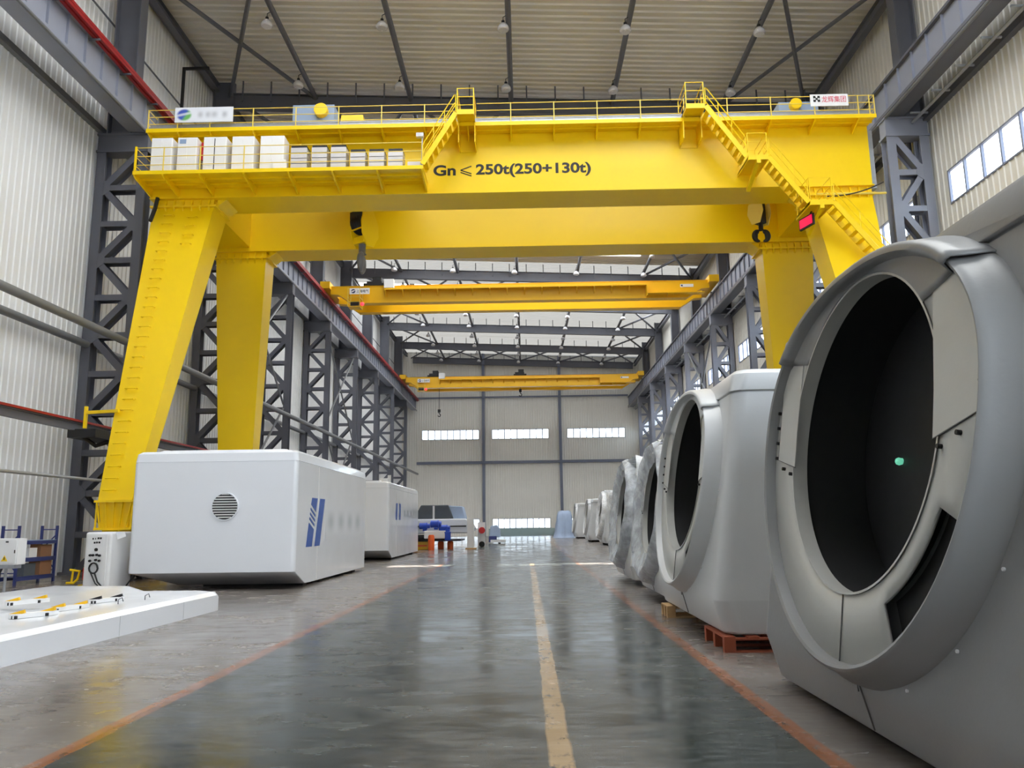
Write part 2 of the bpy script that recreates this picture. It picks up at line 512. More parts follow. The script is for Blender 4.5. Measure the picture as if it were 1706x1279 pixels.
# steel on the far wall, girts along the side walls
mb = MB()
for x in (-5.5, 4.83): mb.ibar((x, YB - .3, 0), (x, YB - .3, roofz(x)), .36, .45, (0, 1, 0))
tag(mb.build('trim_20', M['girt']), kind='structure')
mb = MB()
mb.box(-14.5, 14.1, YB - .3, YB - .1, 9.5, 9.85); mb.box(-14.5, 14.1, YB - .25, YB - .1, 18.4, 18.6)
tag(mb.build('trim_21', M['girt']), kind='structure')
mb = MB()       # wall behind the camera; its unseen doorway is added to let daylight in
for xa, xb, za, zb in ((XL, 2.4, 0, 25.2), (14.6, XR, 0, 25.2), (2.4, 14.6, 15, 25.2)): mb.box(xa, xb, YN - .2, YN, za, zb)
tag(mb.build('wall_front', M['wall']), kind='structure')
mb = MB(); mb.box(-4.9, 3.8, YB - .12, YB - .05, 0, .93); mb.box(-4.9, 3.8, YB - .16, YB - .05, .28, .34)
tag(mb.build('door_1', M['teal']), kind='structure')
mb = MB()
for z in (17.0,): mb.box(XL + .02, XL + .22, YN, YB, z - .12, z + .12)
tag(mb.build('trim_22', M['pipe']), kind='structure')
mb = MB(); mb.box(XR - .25, XR - .02, YN, YB, 16.6, 16.95)
tag(mb.build('trim_23', M['steel']), kind='structure')
mb = MB(); mb.tube([(XL + .25, 13, 21.6), (XL + .25, YB, 21.6)], .04, 6); mb.tube([(XL + .25, 13, 24.6), (XL + .25, YB, 24.6)], .1, 6)
tag(mb.build('trim_24', M['steel']), kind='structure')
mb = MB(); mb.ibar((XL + .55, 28.5, 24.55), (XL + .55, YB, 24.55), .3, .4)
tag(mb.build('trim_25', M['steel']), kind='structure')
mb = MB(); mb.ibar((XR - .55, 28.5, 22.75), (XR - .55, YB, 22.75), .3, .5)
tag(mb.build('trim_26', M['steel']), kind='structure')

# ---------------------------------------------------------------- lattice columns
def column(side):
    xi, xo = (-14.47, -16.42) if side < 0 else (14.05, 15.65)
    s = -1 if side < 0 else 1                    # outward direction
    st = M['steel'] if side < 0 else M['steel_light']  # same paint on both rows; right row lightened for its light and haze
    c = thing('lattice_column', (xi + s * 1.0, YC[0], 0), '', 'column')
    y = YC[0]
    for x, w in ((xi + s * .17, .34), (xo - s * .17, .34)):
        m = MB(); m.ibar((x, y, 0), (x, y, 16.05), w, .5, (0, 1, 0), .04)
        m.build('leg', st, c)
    m = MB(); m.box(min(xi, xo), max(xi, xo), y - .25, y + .25, 16.05, 16.75)
    m.box(min(xi, xo) - .04, max(xi, xo) + .04, y - .3, y + .3, 16.0, 16.08); m.box(min(xi, xo) - .04, max(xi, xo) + .04, y - .3, y + .3, 16.7, 16.78)
    m.build('cap_beam', st, c)
    a, b = (-16.12, -15.12) if side < 0 else (14.85, 15.62)
    m = MB(); m.ibar(((a + b) / 2, y, 16.75), ((a + b) / 2, y, roofz(a) - .05), .55, b - a, (1, 0, 0), .05)
    m.build('upper_shaft', M['steel'], c)
    m = MB(); m.box(min(xi, xo) - .12, max(xi, xo) + .12, y - .4, y + .4, 0, .1)
    m.build('base_plate', st, c)
    nz = 11; dz = 1.46; z0 = 16.0 - nz * dz
    li, lo = xi + s * .3, xo - s * .3
    for i in range(nz + 1):
        z = z0 + i * dz
        if 0.2 < z < 15.9:
            m = MB(); m.ibar((li, y, z), (lo, y, z), .22, .46, (0, 1, 0), .03); m.build('strut', st, c)
        if i < nz:
            z2 = z + dz
            p, q = ((li, y, z), (lo, y, z2)) if (nz - i) % 2 == 0 else ((lo, y, z), (li, y, z2))
            m = MB(); m.ibar(p, q, .24, .46, (0, 1, 0), .03)
            m.build('diagonal_brace', st, c)
    # gusset plates at the nodes
    g = MB()
    for i in range(nz + 1):
        z = z0 + i * dz
        if z < .4 or z > 15.8: continue
        x, sg = (li, s) if (nz - i) % 2 == 0 else (lo, -s)
        for yy in (y - .245, y + .225):
            g.prism([(x - sg * .02, z - .36), (x + sg * .2, z - .2), (x + sg * .3, z - .1), (x + sg * .3, z + .1), (x + sg * .2, z + .2), (x - sg * .02, z + .36)],
                    lambda u, v, w: (u, w, v), yy, yy + .02)
    g.build('gusset_plate', st, c)
    return c
for side, nm in ((-1, 'left'), (1, 'right')):
    c0 = column(side)
    for k in range(8):
        lab = 'grey steel lattice column along the %s wall, %s from the camera' % (nm, ORD[k])
        if k == 0: c0['label'] = lab; c0['group'] = 'lattice columns along the %s wall' % nm
        else: dup(c0, (c0.location.x, YC[k], 0), lab, 'lattice columns along the %s wall' % nm)

# ---------------------------------------------------------------- crane runway girders
def runway(side):
    x0, x1 = (-15.25, -14.5) if side < 0 else (14.02, 14.8)
    nm = 'left' if side < 0 else 'right'
    xc = (x0 + x1) / 2; y0, y1 = 13, YB - .4
    xw = x1 - .16 if side < 0 else x0 + .16; sd_ = 1 if side < 0 else -1
    g = thing('runway_girder', (xc, y0, 16.8), 'long grey riveted-look crane runway girder on the %s columns' % nm, 'girder', 'crane runway girders')
    g['label'] = 'long grey crane runway girder with upright ribs, resting on the %s columns' % nm
    st = M['steel_light'] if side < 0 else M['steel']
    m = MB(); m.box(xw - .02, xw + .02, y0, y1, 16.95, 18.1)
    y = y0 + .4
    while y < y1:
        m.box(min(xw, xw + sd_ * .11), max(xw, xw + sd_ * .11), y - .014, y + .014, 16.95, 18.1); y += 1.05
    m.build('web', M['steel_light'], g)
    m = MB(); m.box(x0, x1, y0, y1, 16.82, 16.95); m.build('bottom_flange', st, g)
    m = MB(); m.box(x0, x1, y0, y1, 18.1, 18.2); m.build('top_flange', st, g)
    m = MB(); m.box(xc - .06, xc + .06, y0, y1, 18.2, 18.34); m.build('rail', M['darkmetal'], g)
    m = MB(); xi = x1 + .06 if side < 0 else x1 - .35
    m.tube([(x1 if side < 0 else x0 + .05, y0, 16.76), (x1 if side < 0 else x0 + .05, y1, 16.76)], .06, 8)
    m.build('edge_pipe', M['pipe'], g)
    # handrail on the outer side
    xr = x0 - .35 if side < 0 else x1 + .1
    h = None; xr2 = xr
    m = MB(); 
    for z in (18.7, 19.15): m.tube([(xr2, y0, z), (xr2, y1, z)], .022, 5)
    h = m.build('handrail', M['pipe'], g)
    m = MB(); m.box(min(xr, xc) , max(xr, xc), y0, y1, 18.2, 18.23); m.build('walkway_plate', M['steel'], g)
    y = y0 + .5; pm = None; cnt = 0
    while y < y1:
        if pm is None:
            m = MB(); m.box(xr2 - .02, xr2 + .02, y - .02, y + .02, 18.2, 19.16); pm = m.build('post', M['pipe'], h); py = y
        else:
            c = pm.copy(); COL.objects.link(c); c.parent = h; c.location = (0, y - py, 0)
        y += 1.6
runway(-1); runway(1)
cr = thing('conductor_rail', (-14.5, 13, 18.2), 'bundle of red power conductor bars along the left crane runway top', 'conductor rail')
for i in range(4):
    m = MB(); m.box(-14.46 + (i % 2) * .13, -14.36 + (i % 2) * .13, 13, YB - .5, 18.02 + .13 * (i // 2) + .05 * (i % 2), 18.13 + .13 * (i // 2) + .05 * (i % 2))
    m.build('conductor_bar', M['red'], cr)
def repeat(o, parent, n, dy):
    for i in range(1, n):
        c = o.copy(); COL.objects.link(c); c.parent = parent; c.location = (o.location.x, o.location.y + dy * i, o.location.z)
m = MB(); m.box(-14.6, -14.2, 13.5, 13.56, 17.95, 18.0)
repeat(m.build('hanger_bracket', M['steel'], cr), cr, 43, 2.1)

# pale conductor tube under the right runway
cr = thing('cable_conduit', (15.05, 19.2, 16.4), 'pale cable conduit on clip brackets beneath the right crane runway', 'conduit')
m = MB(); m.tube([(15.05, 19.2, 16.5), (15.05, 28.15, 16.5)], .06, 8); repeat(m.build('conduit_pipe', M['galv'], cr), cr, 9, 9.65)
m = MB(); m.box(14.7, 15.35, 19.8, 19.86, 16.56, 16.62)
br = m.build('bracket', M['galv'], cr)
for k in range(9):
    for i in range(6):
        if k or i:
            c = br.copy(); COL.objects.link(c); c.parent = cr; c.location = (0, 9.65 * k + 1.55 * i, 0)

# red gantry power rail at waist height along the left columns
pr = thing('power_rail', (-14.3, 13, 4.7), 'dark floor-level power rail with red strips passing behind the gantry leg', 'conductor rail')
pr['label'] = 'dark beam with red power strips running low along the left columns'
m = MB(); m.ibar((-14.3, 13, 4.82), (-14.3, 60, 4.82), .16, .26); m.build('support_beam', M['steel'], pr)
m = MB(); m.box(-14.36, -14.16, 13, 60, 4.96, 5.03); m.build('red_strip', M['red'], pr)
m = MB(); m.box(-14.4, -14.2, 13, 60, 4.95, 4.99); m.build('strip_tray', M['darkmetal'], pr)

# round tie tubes between the left columns
for x, z, lab in ((-14.25, 8.2, 'grey round tie tube across the inner faces of the left columns'),
                  (-16.2, 8.35, 'grey round tie tube against the left wall between outer column legs'),
                  (-14.3, 3.2, 'thin silver pipe running low along the left columns')):
    m = MB()
    if x < -15:
        y0 = 13
        for y in YC:
            m.tube([(x, y0, z), (x, y - .3, z)], .14, 10); y0 = y + .3
    else:
        m.tube([(x, 13, z), (x, YB - 1, z)], .14 if z > 4 else .05, 10)
    o = m.build('tie_tube' if z > 4 else 'service_pipe', M['pipe'] if z > 4 else M['galv'], smooth=40)
    tag(o, lab, 'tube' if z > 4 else 'pipe')

# rain pipes beside the first right-hand column
for i, (x, y) in enumerate(((15.55, 29.1), (15.5, 29.45))):
    m = MB(); m.tube([(x, y, 0), (x, y, 22.6)], .085, 10)
    o = m.build('rain_pipe', M['girt'], smooth=40)
    tag(o, 'blue-grey downpipe beside the first right column, %s one' % ('nearer' if i == 0 else 'farther'), 'pipe', 'downpipes')

# ---------------------------------------------------------------- roof steel
def roof_beam(k, y):
    b = thing('roof_beam', (0, y, 23), 'deep dark roof beam spanning the hall, %s from the camera' % ORD[k], 'beam', 'roof beams')
    pts = [(-15.1, 0), (14.9, 0)]
    m = MB()
    for (xa, xb) in ((-15.1, 14.9),):
        za, zb = beamz(xa), beamz(xb)
        m.hexa([(xa, y - .02, za - .8), (xb, y - .02, zb - .8), (xb, y + .02, zb - .8), (xa, y + .02, za - .8),
                (xa, y - .02, za), (xb, y - .02, zb), (xb, y + .02, zb), (xa, y + .02, za)])
        for o in (0, -.83):
            m.hexa([(xa, y - .17, za + o - .03), (xb, y - .17, zb + o - .03), (xb, y + .17, zb + o - .03), (xa, y + .17, za + o - .03),
                    (xa, y - .17, za + o), (xb, y - .17, zb + o), (xb, y + .17, zb + o), (xa, y + .17, za + o)])
    m.build('beam', M['steel'], b)
    x = -14.6; pp = None
    while x < 14.8:
        if pp is None:
            m = MB(); m.box(x - .035, x + .035, y - .16, y - .1, beamz(x) - .45, roofz(x) - .04); pp = m.build('purlin_post', M['steel'], b); px = x
        else:
            c = pp.copy(); COL.objects.link(c); c.parent = b; c.location = (x - px, 0, beamz(x) - beamz(px))
        x += 1.5
    return b
b0 = None
BY = [38.15 + 9.65 * k for k in range(7)] + [105.1]
for k, y in enumerate(BY):
    if k == 0: b0 = roof_beam(0, y)
    else: dup(b0, (0, y, 23), 'deep dark roof beam spanning the hall, %s from the camera' % ORD[k])
TX = [-10.75, -5.7, -.42, 4.87, 10.62]
TN = ['leftmost', 'second-from-left', 'central', 'second-from-right', 'rightmost']
def tz(x): return beamz(x) - .12
for i, x in enumerate(TX):
    m = MB(); m.tube([(x, 24, tz(x)), (x, YB - .6, tz(x))], .13, 10)
    tag(m.build('roof_tie_tube', M['steel'], smooth=40), 'long dark round tube under the roof, %s of the five' % TN[i], 'tube', 'roof tubes')
def brace(x0, y0, x1, y1, lab):
    m = MB(); m.tube([(x0, y0, tz(x0) - .02), (x1, y1, tz(x1) - .02)], .1, 6)
    tag(m.build('roof_brace', M['steel']), lab, 'brace', 'roof braces')
bays = [28.5] + BY
EL, ER = -15.3, 14.9
for k in range(8):
    ya, yb = bays[k], bays[k + 1]
    xs = [EL] + TX + [ER]
    full = k in (1, 4, 7)
    for i in range(6):
        if not full and i not in (0, 5): continue
        pn = ['left edge', 'second', 'third', 'fourth', 'fifth', 'right edge'][i]
        for dr, (xa, xb) in (('left-to-right', (xs[i], xs[i + 1])), ('right-to-left', (xs[i + 1], xs[i]))):
            brace(xa, ya, xb, yb, 'diagonal roof brace running %s, %s panel of the %s roof bay' % (dr, pn, ORD[k]))

# cross bracing between columns
for x, k, nm in ((-14.78, 1, 'left'), (-14.78, 3, 'left'), (14.3, 3, 'right')):
    cbx = thing('cross_bracing', (x, YC[k], 1.6), 'thin grey X-bracing between the %s and %s columns of the %s row' % (ORD[k], ORD[k + 1], nm), 'bracing', 'X-bracing between columns')
    for za, zb in ((9.0, 15.9), (1.6, 8.7)):
        for p, q in ((za, zb), (zb, za)):
            m = MB(); m.tube([(x, YC[k] + .3, p), (x, YC[k + 1] - .3, q)], .07, 6); m.build('brace_bar', M['pipe'], cbx)
m = MB(); m.box(-15.52, -15.4, 32.95, 33.05, 18.23, 22.55); m.box(-15.52, -14.3, 32.95, 33.05, 22.43, 22.55)
tag(m.build('support_portal', M['rubber'], origin=(-15.45, 33, 18.23)), 'thin black portal bracket standing above the left crane runway', 'bracket')

# pendant lamps
def lamp(x, y):
    z = tz(x) - .75
    l = thing('pendant_lamp', (x - .22, y, z), '', 'lamp', 'pendant lamps')
    cx = x - .22
    m = MB(); m.lathe([(.235, -.02), (.26, .02), (.24, .12), (.16, .24), (.08, .3)], (cx, y, z), 20, 'z'); m.build('lamp_shade', M['lampw'], l, smooth=50)
    m = MB(); m.lathe([(.2, -.045), (.232, -.02)], (cx, y, z), 20, 'z'); m.build('lens', M['lampw'], l, smooth=30)
    m = MB(); m.tube([(cx, y, z + .28), (cx, y, z + .6), (x, y, z + .72)], .018, 6); m.lathe([(.07, .28), (.07, .42)], (cx, y, z), 12, 'z'); m.build('hanger', M['rubber'], l)
    return l
l0 = None
for k in range(8):
    for j, f in enumerate((.25, .75)):
        y = bays[k] + (bays[k + 1] - bays[k]) * f
        for i, x in enumerate(TX):
            lab = 'pendant lamp on the %s roof tube, %s end of the %s roof bay' % (TN[i], ('near', 'far')[j], ORD[k])
            if l0 is None:
                l0 = lamp(x, y); l0['label'] = lab; lx = x; lz = tz(x)
            else:
                dup(l0, (x - .22, y, tz(x) - .75), lab)

# ---------------------------------------------------------------- gantry crane
GX = -.4
G = thing('gantry_crane', (GX, 29.7, 0), 'huge yellow double-girder gantry crane standing across the hall on four tapered legs', 'gantry crane')
Y = M['yellow']; RY = M['rail_yellow']
YF, YF2, YR, YR2, ZB, ZT = 26.3, 27.7, 31.86, 33.15, 13.2, 15.45
def girder(y0, y1, name):
    m = MB(); m.box(-13.2, 12.42, y0, y1, ZB, ZT)
    m.box(-13.25, 12.47, y0 - .05, y1 + .05, ZB - .04, ZB); m.box(-13.25, 12.47, y0 - .05, y1 + .05, ZT, ZT + .04)
    o = m.build(name, Y, G)
    r = MB(); r.box(-13.1, 12.3, (y0 + y1) / 2 - .06, (y0 + y1) / 2 + .06, ZT + .04, ZT + .2); r.build('trolley_rail', M['galv'], o)
    return o
FG = girder(YF, YF2, 'front_girder'); RG = girder(YR, YR2, 'rear_girder')
for a, b in ((-13.15, -11.6), (10.9, 12.37)):
    m = MB(); m.box(a, b, YF2, YR, ZB + .15, ZT - .3); m.build('end_beam', Y, G)
def leg(front, left):
    """tapered box leg; left-hand numbers mirrored for the right side"""
    def mx(x): return x if left else 2 * GX + .07 - x
    if front:
        top = (-13.15, -10.98, 26.4, 27.6, 12.86); bot = (-12.88, -11.85, 23.72, 24.35, 2.45)
    else:
        top = (-13.05, -10.92, 31.95, 33.05, 12.86); bot = (-12.5, -11.25, 32.15, 32.85, 2.45)
    def q(t, z=None):
        return [(mx(t[0]), t[2], t[4]), (mx(t[1]), t[2], t[4]), (mx(t[1]), t[3], t[4]), (mx(t[0]), t[3], t[4])]
    m = MB(); m.hexa(q(bot) + q(top))
    o = m.build('leg', Y, G)
    # bolted top flange with ribs
    f = MB()
    f.hexa([(mx(top[0] - .08), top[2] - .12, 12.86), (mx(top[1] + .12), top[2] - .12, 12.86), (mx(top[1] + .12), top[3] + .1, 12.86), (mx(top[0] - .08), top[3] + .1, 12.86),
            (mx(top[0] - .08), top[2] - .12, 12.92), (mx(top[1] + .12), top[2] - .12, 12.92), (mx(top[1] + .12), top[3] + .1, 12.92), (mx(top[0] - .08), top[3] + .1, 12.92)])
    a, b = sorted((mx(top[0]), mx(top[1])))
    f.box(a, b, top[2], top[3], 12.92, 13.17)
    nrib = 7
    for i in range(nrib):
        x = a + (b - a) * (i + .5) / nrib
        f.prism([(top[2] - .11, 12.92), (top[2] - .02, 13.17), (top[2] + .05, 13.17), (top[2] + .05, 12.92)], lambda u, v, w: (w, u, v), x - .025, x + .025)
        f.prism([(top[2] - .11, 12.86), (top[2] + .01, 12.66), (top[2] + .06, 12.66), (top[2] + .06, 12.86)], lambda u, v, w: (w, u, v), x - .025, x + .025)
    xi = mx(top[1]); sg = 1 if left else -1
    for i in range(4):
        y = top[2] + (top[3] - top[2]) * (i + .5) / 4
        f.prism([(xi + sg * .11, 12.92), (xi + sg * .02, 13.17), (xi - sg * .05, 13.17), (xi - sg * .05, 12.92)], lambda u, v, w: (u, w, v), y - .015, y + .015)
    f.build('flange', Y, o)
    # haunch against the girder
    h = MB(); h.prism([(xi + sg * .1, 13.17), (xi + sg * .45, 13.17), (xi + sg * .1, 12.92)], lambda u, v, w: (u, w, v), top[2] + .05, top[3] - .05)
    h.build('haunch', Y, o)
    # ribbed foot box
    m = MB()
    x0, x1 = sorted((mx(bot[0]), mx(bot[1]))); y0, y1 = bot[2], bot[3]
    m.hexa([(x0 + .12, y0 + .05, 1.62), (x1 - .12, y0 + .05, 1.62), (x1 - .12, y1 - .05, 1.62), (x0 + .12, y1 - .05, 1.62),
            (x0 + .02, y0 + .02, 2.38), (x1 - .02, y0 + .02, 2.38), (x1 - .02, y1 - .02, 2.38), (x0 + .02, y1 - .02, 2.38)])
    m.box(x0 - .08, x1 + .08, y0 - .08, y1 + .08, 2.38, 2.45); m.box(x0 - .05, x1 + .05, y0 - .05, y1 + .05, 1.56, 1.63)
    for i in range(5):
        x = x0 + (x1 - x0) * i / 4
        xx = x0 + .12 + (x1 - x0 - .24) * i / 4
        for yy, d in ((y0, -.06), (y1, .06)):
            m.hexa([(xx - .012, min(yy, yy + d), 1.63), (xx + .012, min(yy, yy + d), 1.63), (xx + .012, max(yy, yy + d), 1.63), (xx - .012, max(yy, yy + d), 1.63),
                    (x - .012, min(yy, yy + d), 2.38), (x + .012, min(yy, yy + d), 2.38), (x + .012, max(yy, yy + d), 2.38), (x - .012, max(yy, yy + d), 2.38)])
    for i in range(3):
        y = y0 + (y1 - y0) * i / 2
        for xx, d in ((x0, -.05), (x1, .05)):
            m.box(min(xx, xx + d), max(xx, xx + d), y - .012, y + .012, 1.63, 2.38)
    m.build('foot', Y, o)
    # wheel bogie on the rail
    xc = (x0 + x1) / 2; yc = (y0 + y1) / 2 + (1.25 if front else 0)
    m = MB()
    m.prism([(yc - 1.75 if front else yc - .5, 1.56), (yc + .5 - (.6 if front else 0), 1.56), (yc + .28, .95), (yc - .9 if front else yc - .28, .95)], lambda u, v, w: (w, u, v), xc - .24, xc + .24)
    m.prism([(yc - 1.6, .22), (yc + 1.6, .22), (yc + 1.7, .55), (yc + 1.2, .98), (yc - 1.2, .98), (yc - 1.7, .55)], lambda u, v, w: (w, u, v), xc - .3, xc + .3)
    o2 = m.build('bogie', Y, G)
    for dy in (-1.25, -.45, .45, 1.25):
        w = MB(); w.lathe([(.3, -.1), (.34, -.1), (.34, -.07), (.28, -.07), (.28, .07), (.34, .07), (.34, .1), (.3, .1)], (xc, yc + dy, .34), 20, 'x'); w.build('wheel', M['darkmetal'], o2, smooth=30)
    w = MB(); w.lathe([(.16, .3), (.18, .32), (.18, .8), (.12, .85)], (xc, yc - .9, .5), 16, 'x'); w.build('drive_motor', M['darkmetal'], o2, smooth=30)
    if front and left:
        # hand-hold rungs up the face
        for col, (fx, zs) in enumerate(((.3, [2.75 + .362 * i for i in range(28)]), (.70, [11.35 + .362 * i for i in range(5)]))):
            for z in zs:
                t = (z - 2.45) / (12.86 - 2.45)
                if t > .985: continue
                xa = bot[0] + (top[0] - bot[0]) * t; xb = bot[1] + (top[1] - bot[1]) * t; yy = bot[2] + (top[2] - bot[2]) * t
                x = xa + (xb - xa) * fx
                r = MB(); r.tube([(x - .17, yy + .01, z), (x - .17, yy - .13, z), (x + .17, yy - .13, z), (x + .17, yy + .01, z)], .02, 5)
                r.build('rung', Y, o)
    return o
for fr in (1, 0):
    for lf in (1, 0): leg(fr, lf)

def rail_run(pts, parent, name, h=.72, nmid=2, posts=None, r=.016, mm=None):
    """guardrail along a polyline at deck level: top rail, mid rails, posts"""
    m = MB(); mm = mm or RY
    for i in range(nmid + 1):
        hh = h * (1 - i * .36)
        m.tube([(p[0], p[1], p[2] + hh) for p in pts], r, 6)
    for p in (posts or pts): m.box(p[0] - r, p[0] + r, p[1] - r, p[1] + r, p[2], p[2] + h + r)
    return m.build(name, mm, parent)

# upper walkway on the front girder
UW = MB(); UW.box(-13.2, 12.45, 25.6, YF, 15.42, 15.47); UW.box(-13.2, 12.45, 25.57, 25.6, 15.36, 15.5)
UW.box(-13.2, 12.45, 25.95, 26.0, 15.36, 15.42)
uw = UW.build('upper_walkway', Y, G)
ux = [-13.15, -12.1, -10.95] + [-9.42 + 1.52 * i for i in range(15)]
for x in ux:
    m = MB(); m.prism([(25.6, 15.4), (25.6, 15.36), (YF, 15.1), (YF, 15.4)], lambda u, v, w: (w, u, v), x - .025, x + .025); m.build('bracket', Y, uw)
m = MB(); m.box(-13.1, 12.3, 25.66, 25.68, 15.5, 15.68); m.build('toe_board', M['galv'], uw)
posts = [(x, 25.6, 15.47) for x in ux if not (-2.2 < x < -1.5)]
rail_run([(-13.15, 26.25, 15.47), (-13.15, 25.6, 15.47), (-2.15, 25.6, 15.47)], G, 'guardrail', .74, 2, [p for p in posts if p[0] < -2])
rail_run([(-1.5, 25.6, 15.47), (5.7, 25.6, 15.47)], G, 'guardrail', .74, 2, [p for p in posts if -1.6 < p[0] < 5.8])
rail_run([(6.4, 25.6, 15.47), (12.42, 25.6, 15.47), (12.42, 26.25, 15.47)], G, 'guardrail', .74, 2, [p for p in posts if p[0] > 6.3] + [(12.42, 25.6, 15.47), (12.25, 25.6, 15.47)])
# lower walkway carrying the cabinets
LZ = 13.6
LW = MB(); LW.box(-13.25, -3.3, 25.0, YF, LZ - .05, LZ); LW.box(-13.25, -3.3, 24.97, 25.0, LZ - .1, LZ + .03)
for y in (25.45, 25.85): LW.box(-13.2, -3.35, y, y + .05, LZ - .12, LZ - .05)
lw = LW.build('lower_walkway', Y, G)
lx = [-13.2, -12.22, -10.96, -9.45, -7.91, -6.41, -4.87, -3.34]
for x in lx:
    m = MB(); m.prism([(25.0, LZ - .05), (25.0, LZ - .14), (25.12, LZ - .2), (YF, ZB + .02), (YF, LZ - .05)], lambda u, v, w: (w, u, v), x - .03, x + .03); m.build('bracket', Y, lw)
m = MB(); m.box(-13.2, -3.35, YF - .01, YF, ZB + .02, LZ - .05); 
rail_run([(-13.2, 26.25, LZ), (-13.2, 25.0, LZ), (-3.35, 25.0, LZ)], G, 'guardrail', .88, 2, [(x, 25.0, LZ) for x in (-13.2, -12.22, -10.96, -9.45)])
m = MB(); m.box(-13.22, -13.16, 24.97, 25.03, LZ, LZ + .92); m.build('guardrail_post', Y, G)
# switch cabinets on the lower walkway
for i, (a, b) in enumerate(((-12.85, -12.12), (-11.93, -11.25), (-11.02, -10.22), (-10.02, -9.25), (-9.03, -8.2))):
    m = MB(); m.box(a, b, 25.35, 25.95, LZ + .02, 15.02)
    o = m.build('switch_cabinet', M['cab_white'], G, bevel=.012)
    mid = (a + b) / 2
    for p, q in ((a + .02, mid - .006), (mid + .006, b - .02)):
        d = MB(); d.box(p, q, 25.335, 25.352, LZ + .36, 14.99); d.build('door', M['cab_white'], o)
    d = MB(); d.box(a + .02, b - .02, 25.338, 25.352, LZ + .06, LZ + .33); d.build('plinth_panel', M['cab_white'], o)
    if i == 1:
        d = MB(); d.box(a + .08, a + .3, 25.325, 25.336, 14.78, 14.94); d.build('display_window', M['greybox'], o, label='grey glass display')
    if i == 2:
        d = MB(); d.box(mid - .012, mid + .012, 25.32, 25.336, LZ + .1, 14.95); d.build('cable', M['rubber'], o)
m = MB(); m.box(-11.2, -11.1, 25.6, 25.7, 14.3, 14.95); m.build('warning_beacon', M['redbright'], G)
m = MB(); m.box(-8.5, -8.05, 25.15, 25.3, LZ + .02, LZ + .42); m.build('junction_box', M['cab_white'], G)
for i, (a, b, z) in enumerate(((-7.98, -7.42, 14.7), (-7.25, -6.72, 14.7), (-6.58, -6.05, 14.7), (-5.9, -5.38, 14.52), (-5.25, -4.72, 14.52), (-4.58, -4.07, 14.52), (-3.9, -3.45, 14.02))):
    m = MB(); m.box(a + .01, b - .01, 25.46, 25.95, LZ, z - .02)
    zz = LZ + .02; st = .2
    o = m.build('resistor_bank', M['darkmetal'], G)
    while zz + st <= z + .02:
        p = MB(); p.box(a, b, 25.44, 25.97, zz, zz + st - .025); p.build('louvre_panel', M['resist'], o)
        zz += st
m = MB(); m.tube([(-3.35, 25.1, LZ), (-3.35, 25.1, 14.75)], .025, 6); m.box(-3.55, -3.3, 25.0, 25.15, 14.7, 14.84)
m.build('floodlight', M['lampw'], G)

# stairs and landings on the girder face and the right front leg
YS0, YS1 = 24.95, 25.55
def stair(x0, z0, x1, z1, nt, ry0=.75):
    m = MB()
    d = Vector((x1 - x0, 0, z1 - z0)).normalized()
    for y in (YS0, YS1):
        m.bar((x0, y, z0), (x1, y, z1), .025, .17, (0, 0, 1))
    o = m.build('stair', Y, G)
    for i in range(nt):
        f = (i + .5) / nt
        t = MB(); x = x0 + (x1 - x0) * f; z = z0 + (z1 - z0) * f - .05
        t.box(x - .08, x + .08, YS0 + .01, YS1 - .01, z - .015, z + .012); t.build('tread', Y, o)
    h = MB()
    for y in (YS0, YS1):
        for hh in (.72, .42):
            n = 8
            pts = [(x0, y, z0 + .05)] if hh > .5 else []
            pts += [(x0 + d.x * .02, y, z0 + hh - .05), (x0 + d.x * .1, y, z0 + hh + d.z * .08)]
            pts += [(x1 - d.x * .1, y, z1 + hh - d.z * .08), (x1 - d.x * .02, y, z1 + hh - .05)]
            if hh > .5: pts.append((x1, y, z1 + .05))
            h.tube(pts, .018, 5)
        for f in (.33, .66):
            x = x0 + (x1 - x0) * f; z = z0 + (z1 - z0) * f
            h.tube([(x, y, z), (x, y, z + .72)], .016, 5)
    h.build('stair_rail', Y, o)
    return o
def landing(x0, x1, z, strut=True, skirt=0):
    m = MB(); m.box(x0, x1, YS0 - .02, YF - .02, z - .05, z); m.box(x0, x1, YS0 - .04, YS0 - .02, z - .12, z + .06)
    m.box(x0, x0 + .03, YS0, YF, z - .12, z); m.box(x1 - .03, x1, YS0, YF, z - .12, z)
    o = m.build('landing', Y, G)
    rail_run([(x0 + .02, YF - .1, z), (x0 + .02, YS0, z), (x1 - .02, YS0, z), (x1 - .02, YF - .1, z)], o, 'landing_rail', .86, 2, None, .014, Y)
    if strut:
        xm = (x0 + x1) / 2
        s = MB(); s.bar((xm, YS0 + .05, z - .12), (xm - .0, YF + .02, z - .62), .12, .12); s.box(xm - .07, xm + .07, YS0 - .05, YS0 + .1, z - .24, z + .02); s.build('strut', Y, o)
    if skirt:
        s = MB(); s.box(x0, x0 + .03, 25.5, YF, z - skirt, z - .05); s.box(x1 - .03, x1, 25.5, YF, z - skirt, z - .05); s.box(x0, x1, YF - .03, YF - .005, z - skirt, z - .05)
        s.build('hanger_frame', Y, o)
    return o
stair(-3.32, 13.66, -2.18, 15.52, 7)
landing(-2.15, -1.55, 15.56, False, .85)
landing(5.7, 6.35, 15.6, False, .9)
stair(6.38, 15.58, 7.66, 13.7, 8)
landing(7.7, 8.38, 13.68)
stair(8.42, 13.64, 9.62, 12.02, 8)
landing(9.65, 10.42, 12.03)
stair(10.46, 12.0, 12.9, 8.8, 12)
landing(12.92, 13.4, 8.8, False)

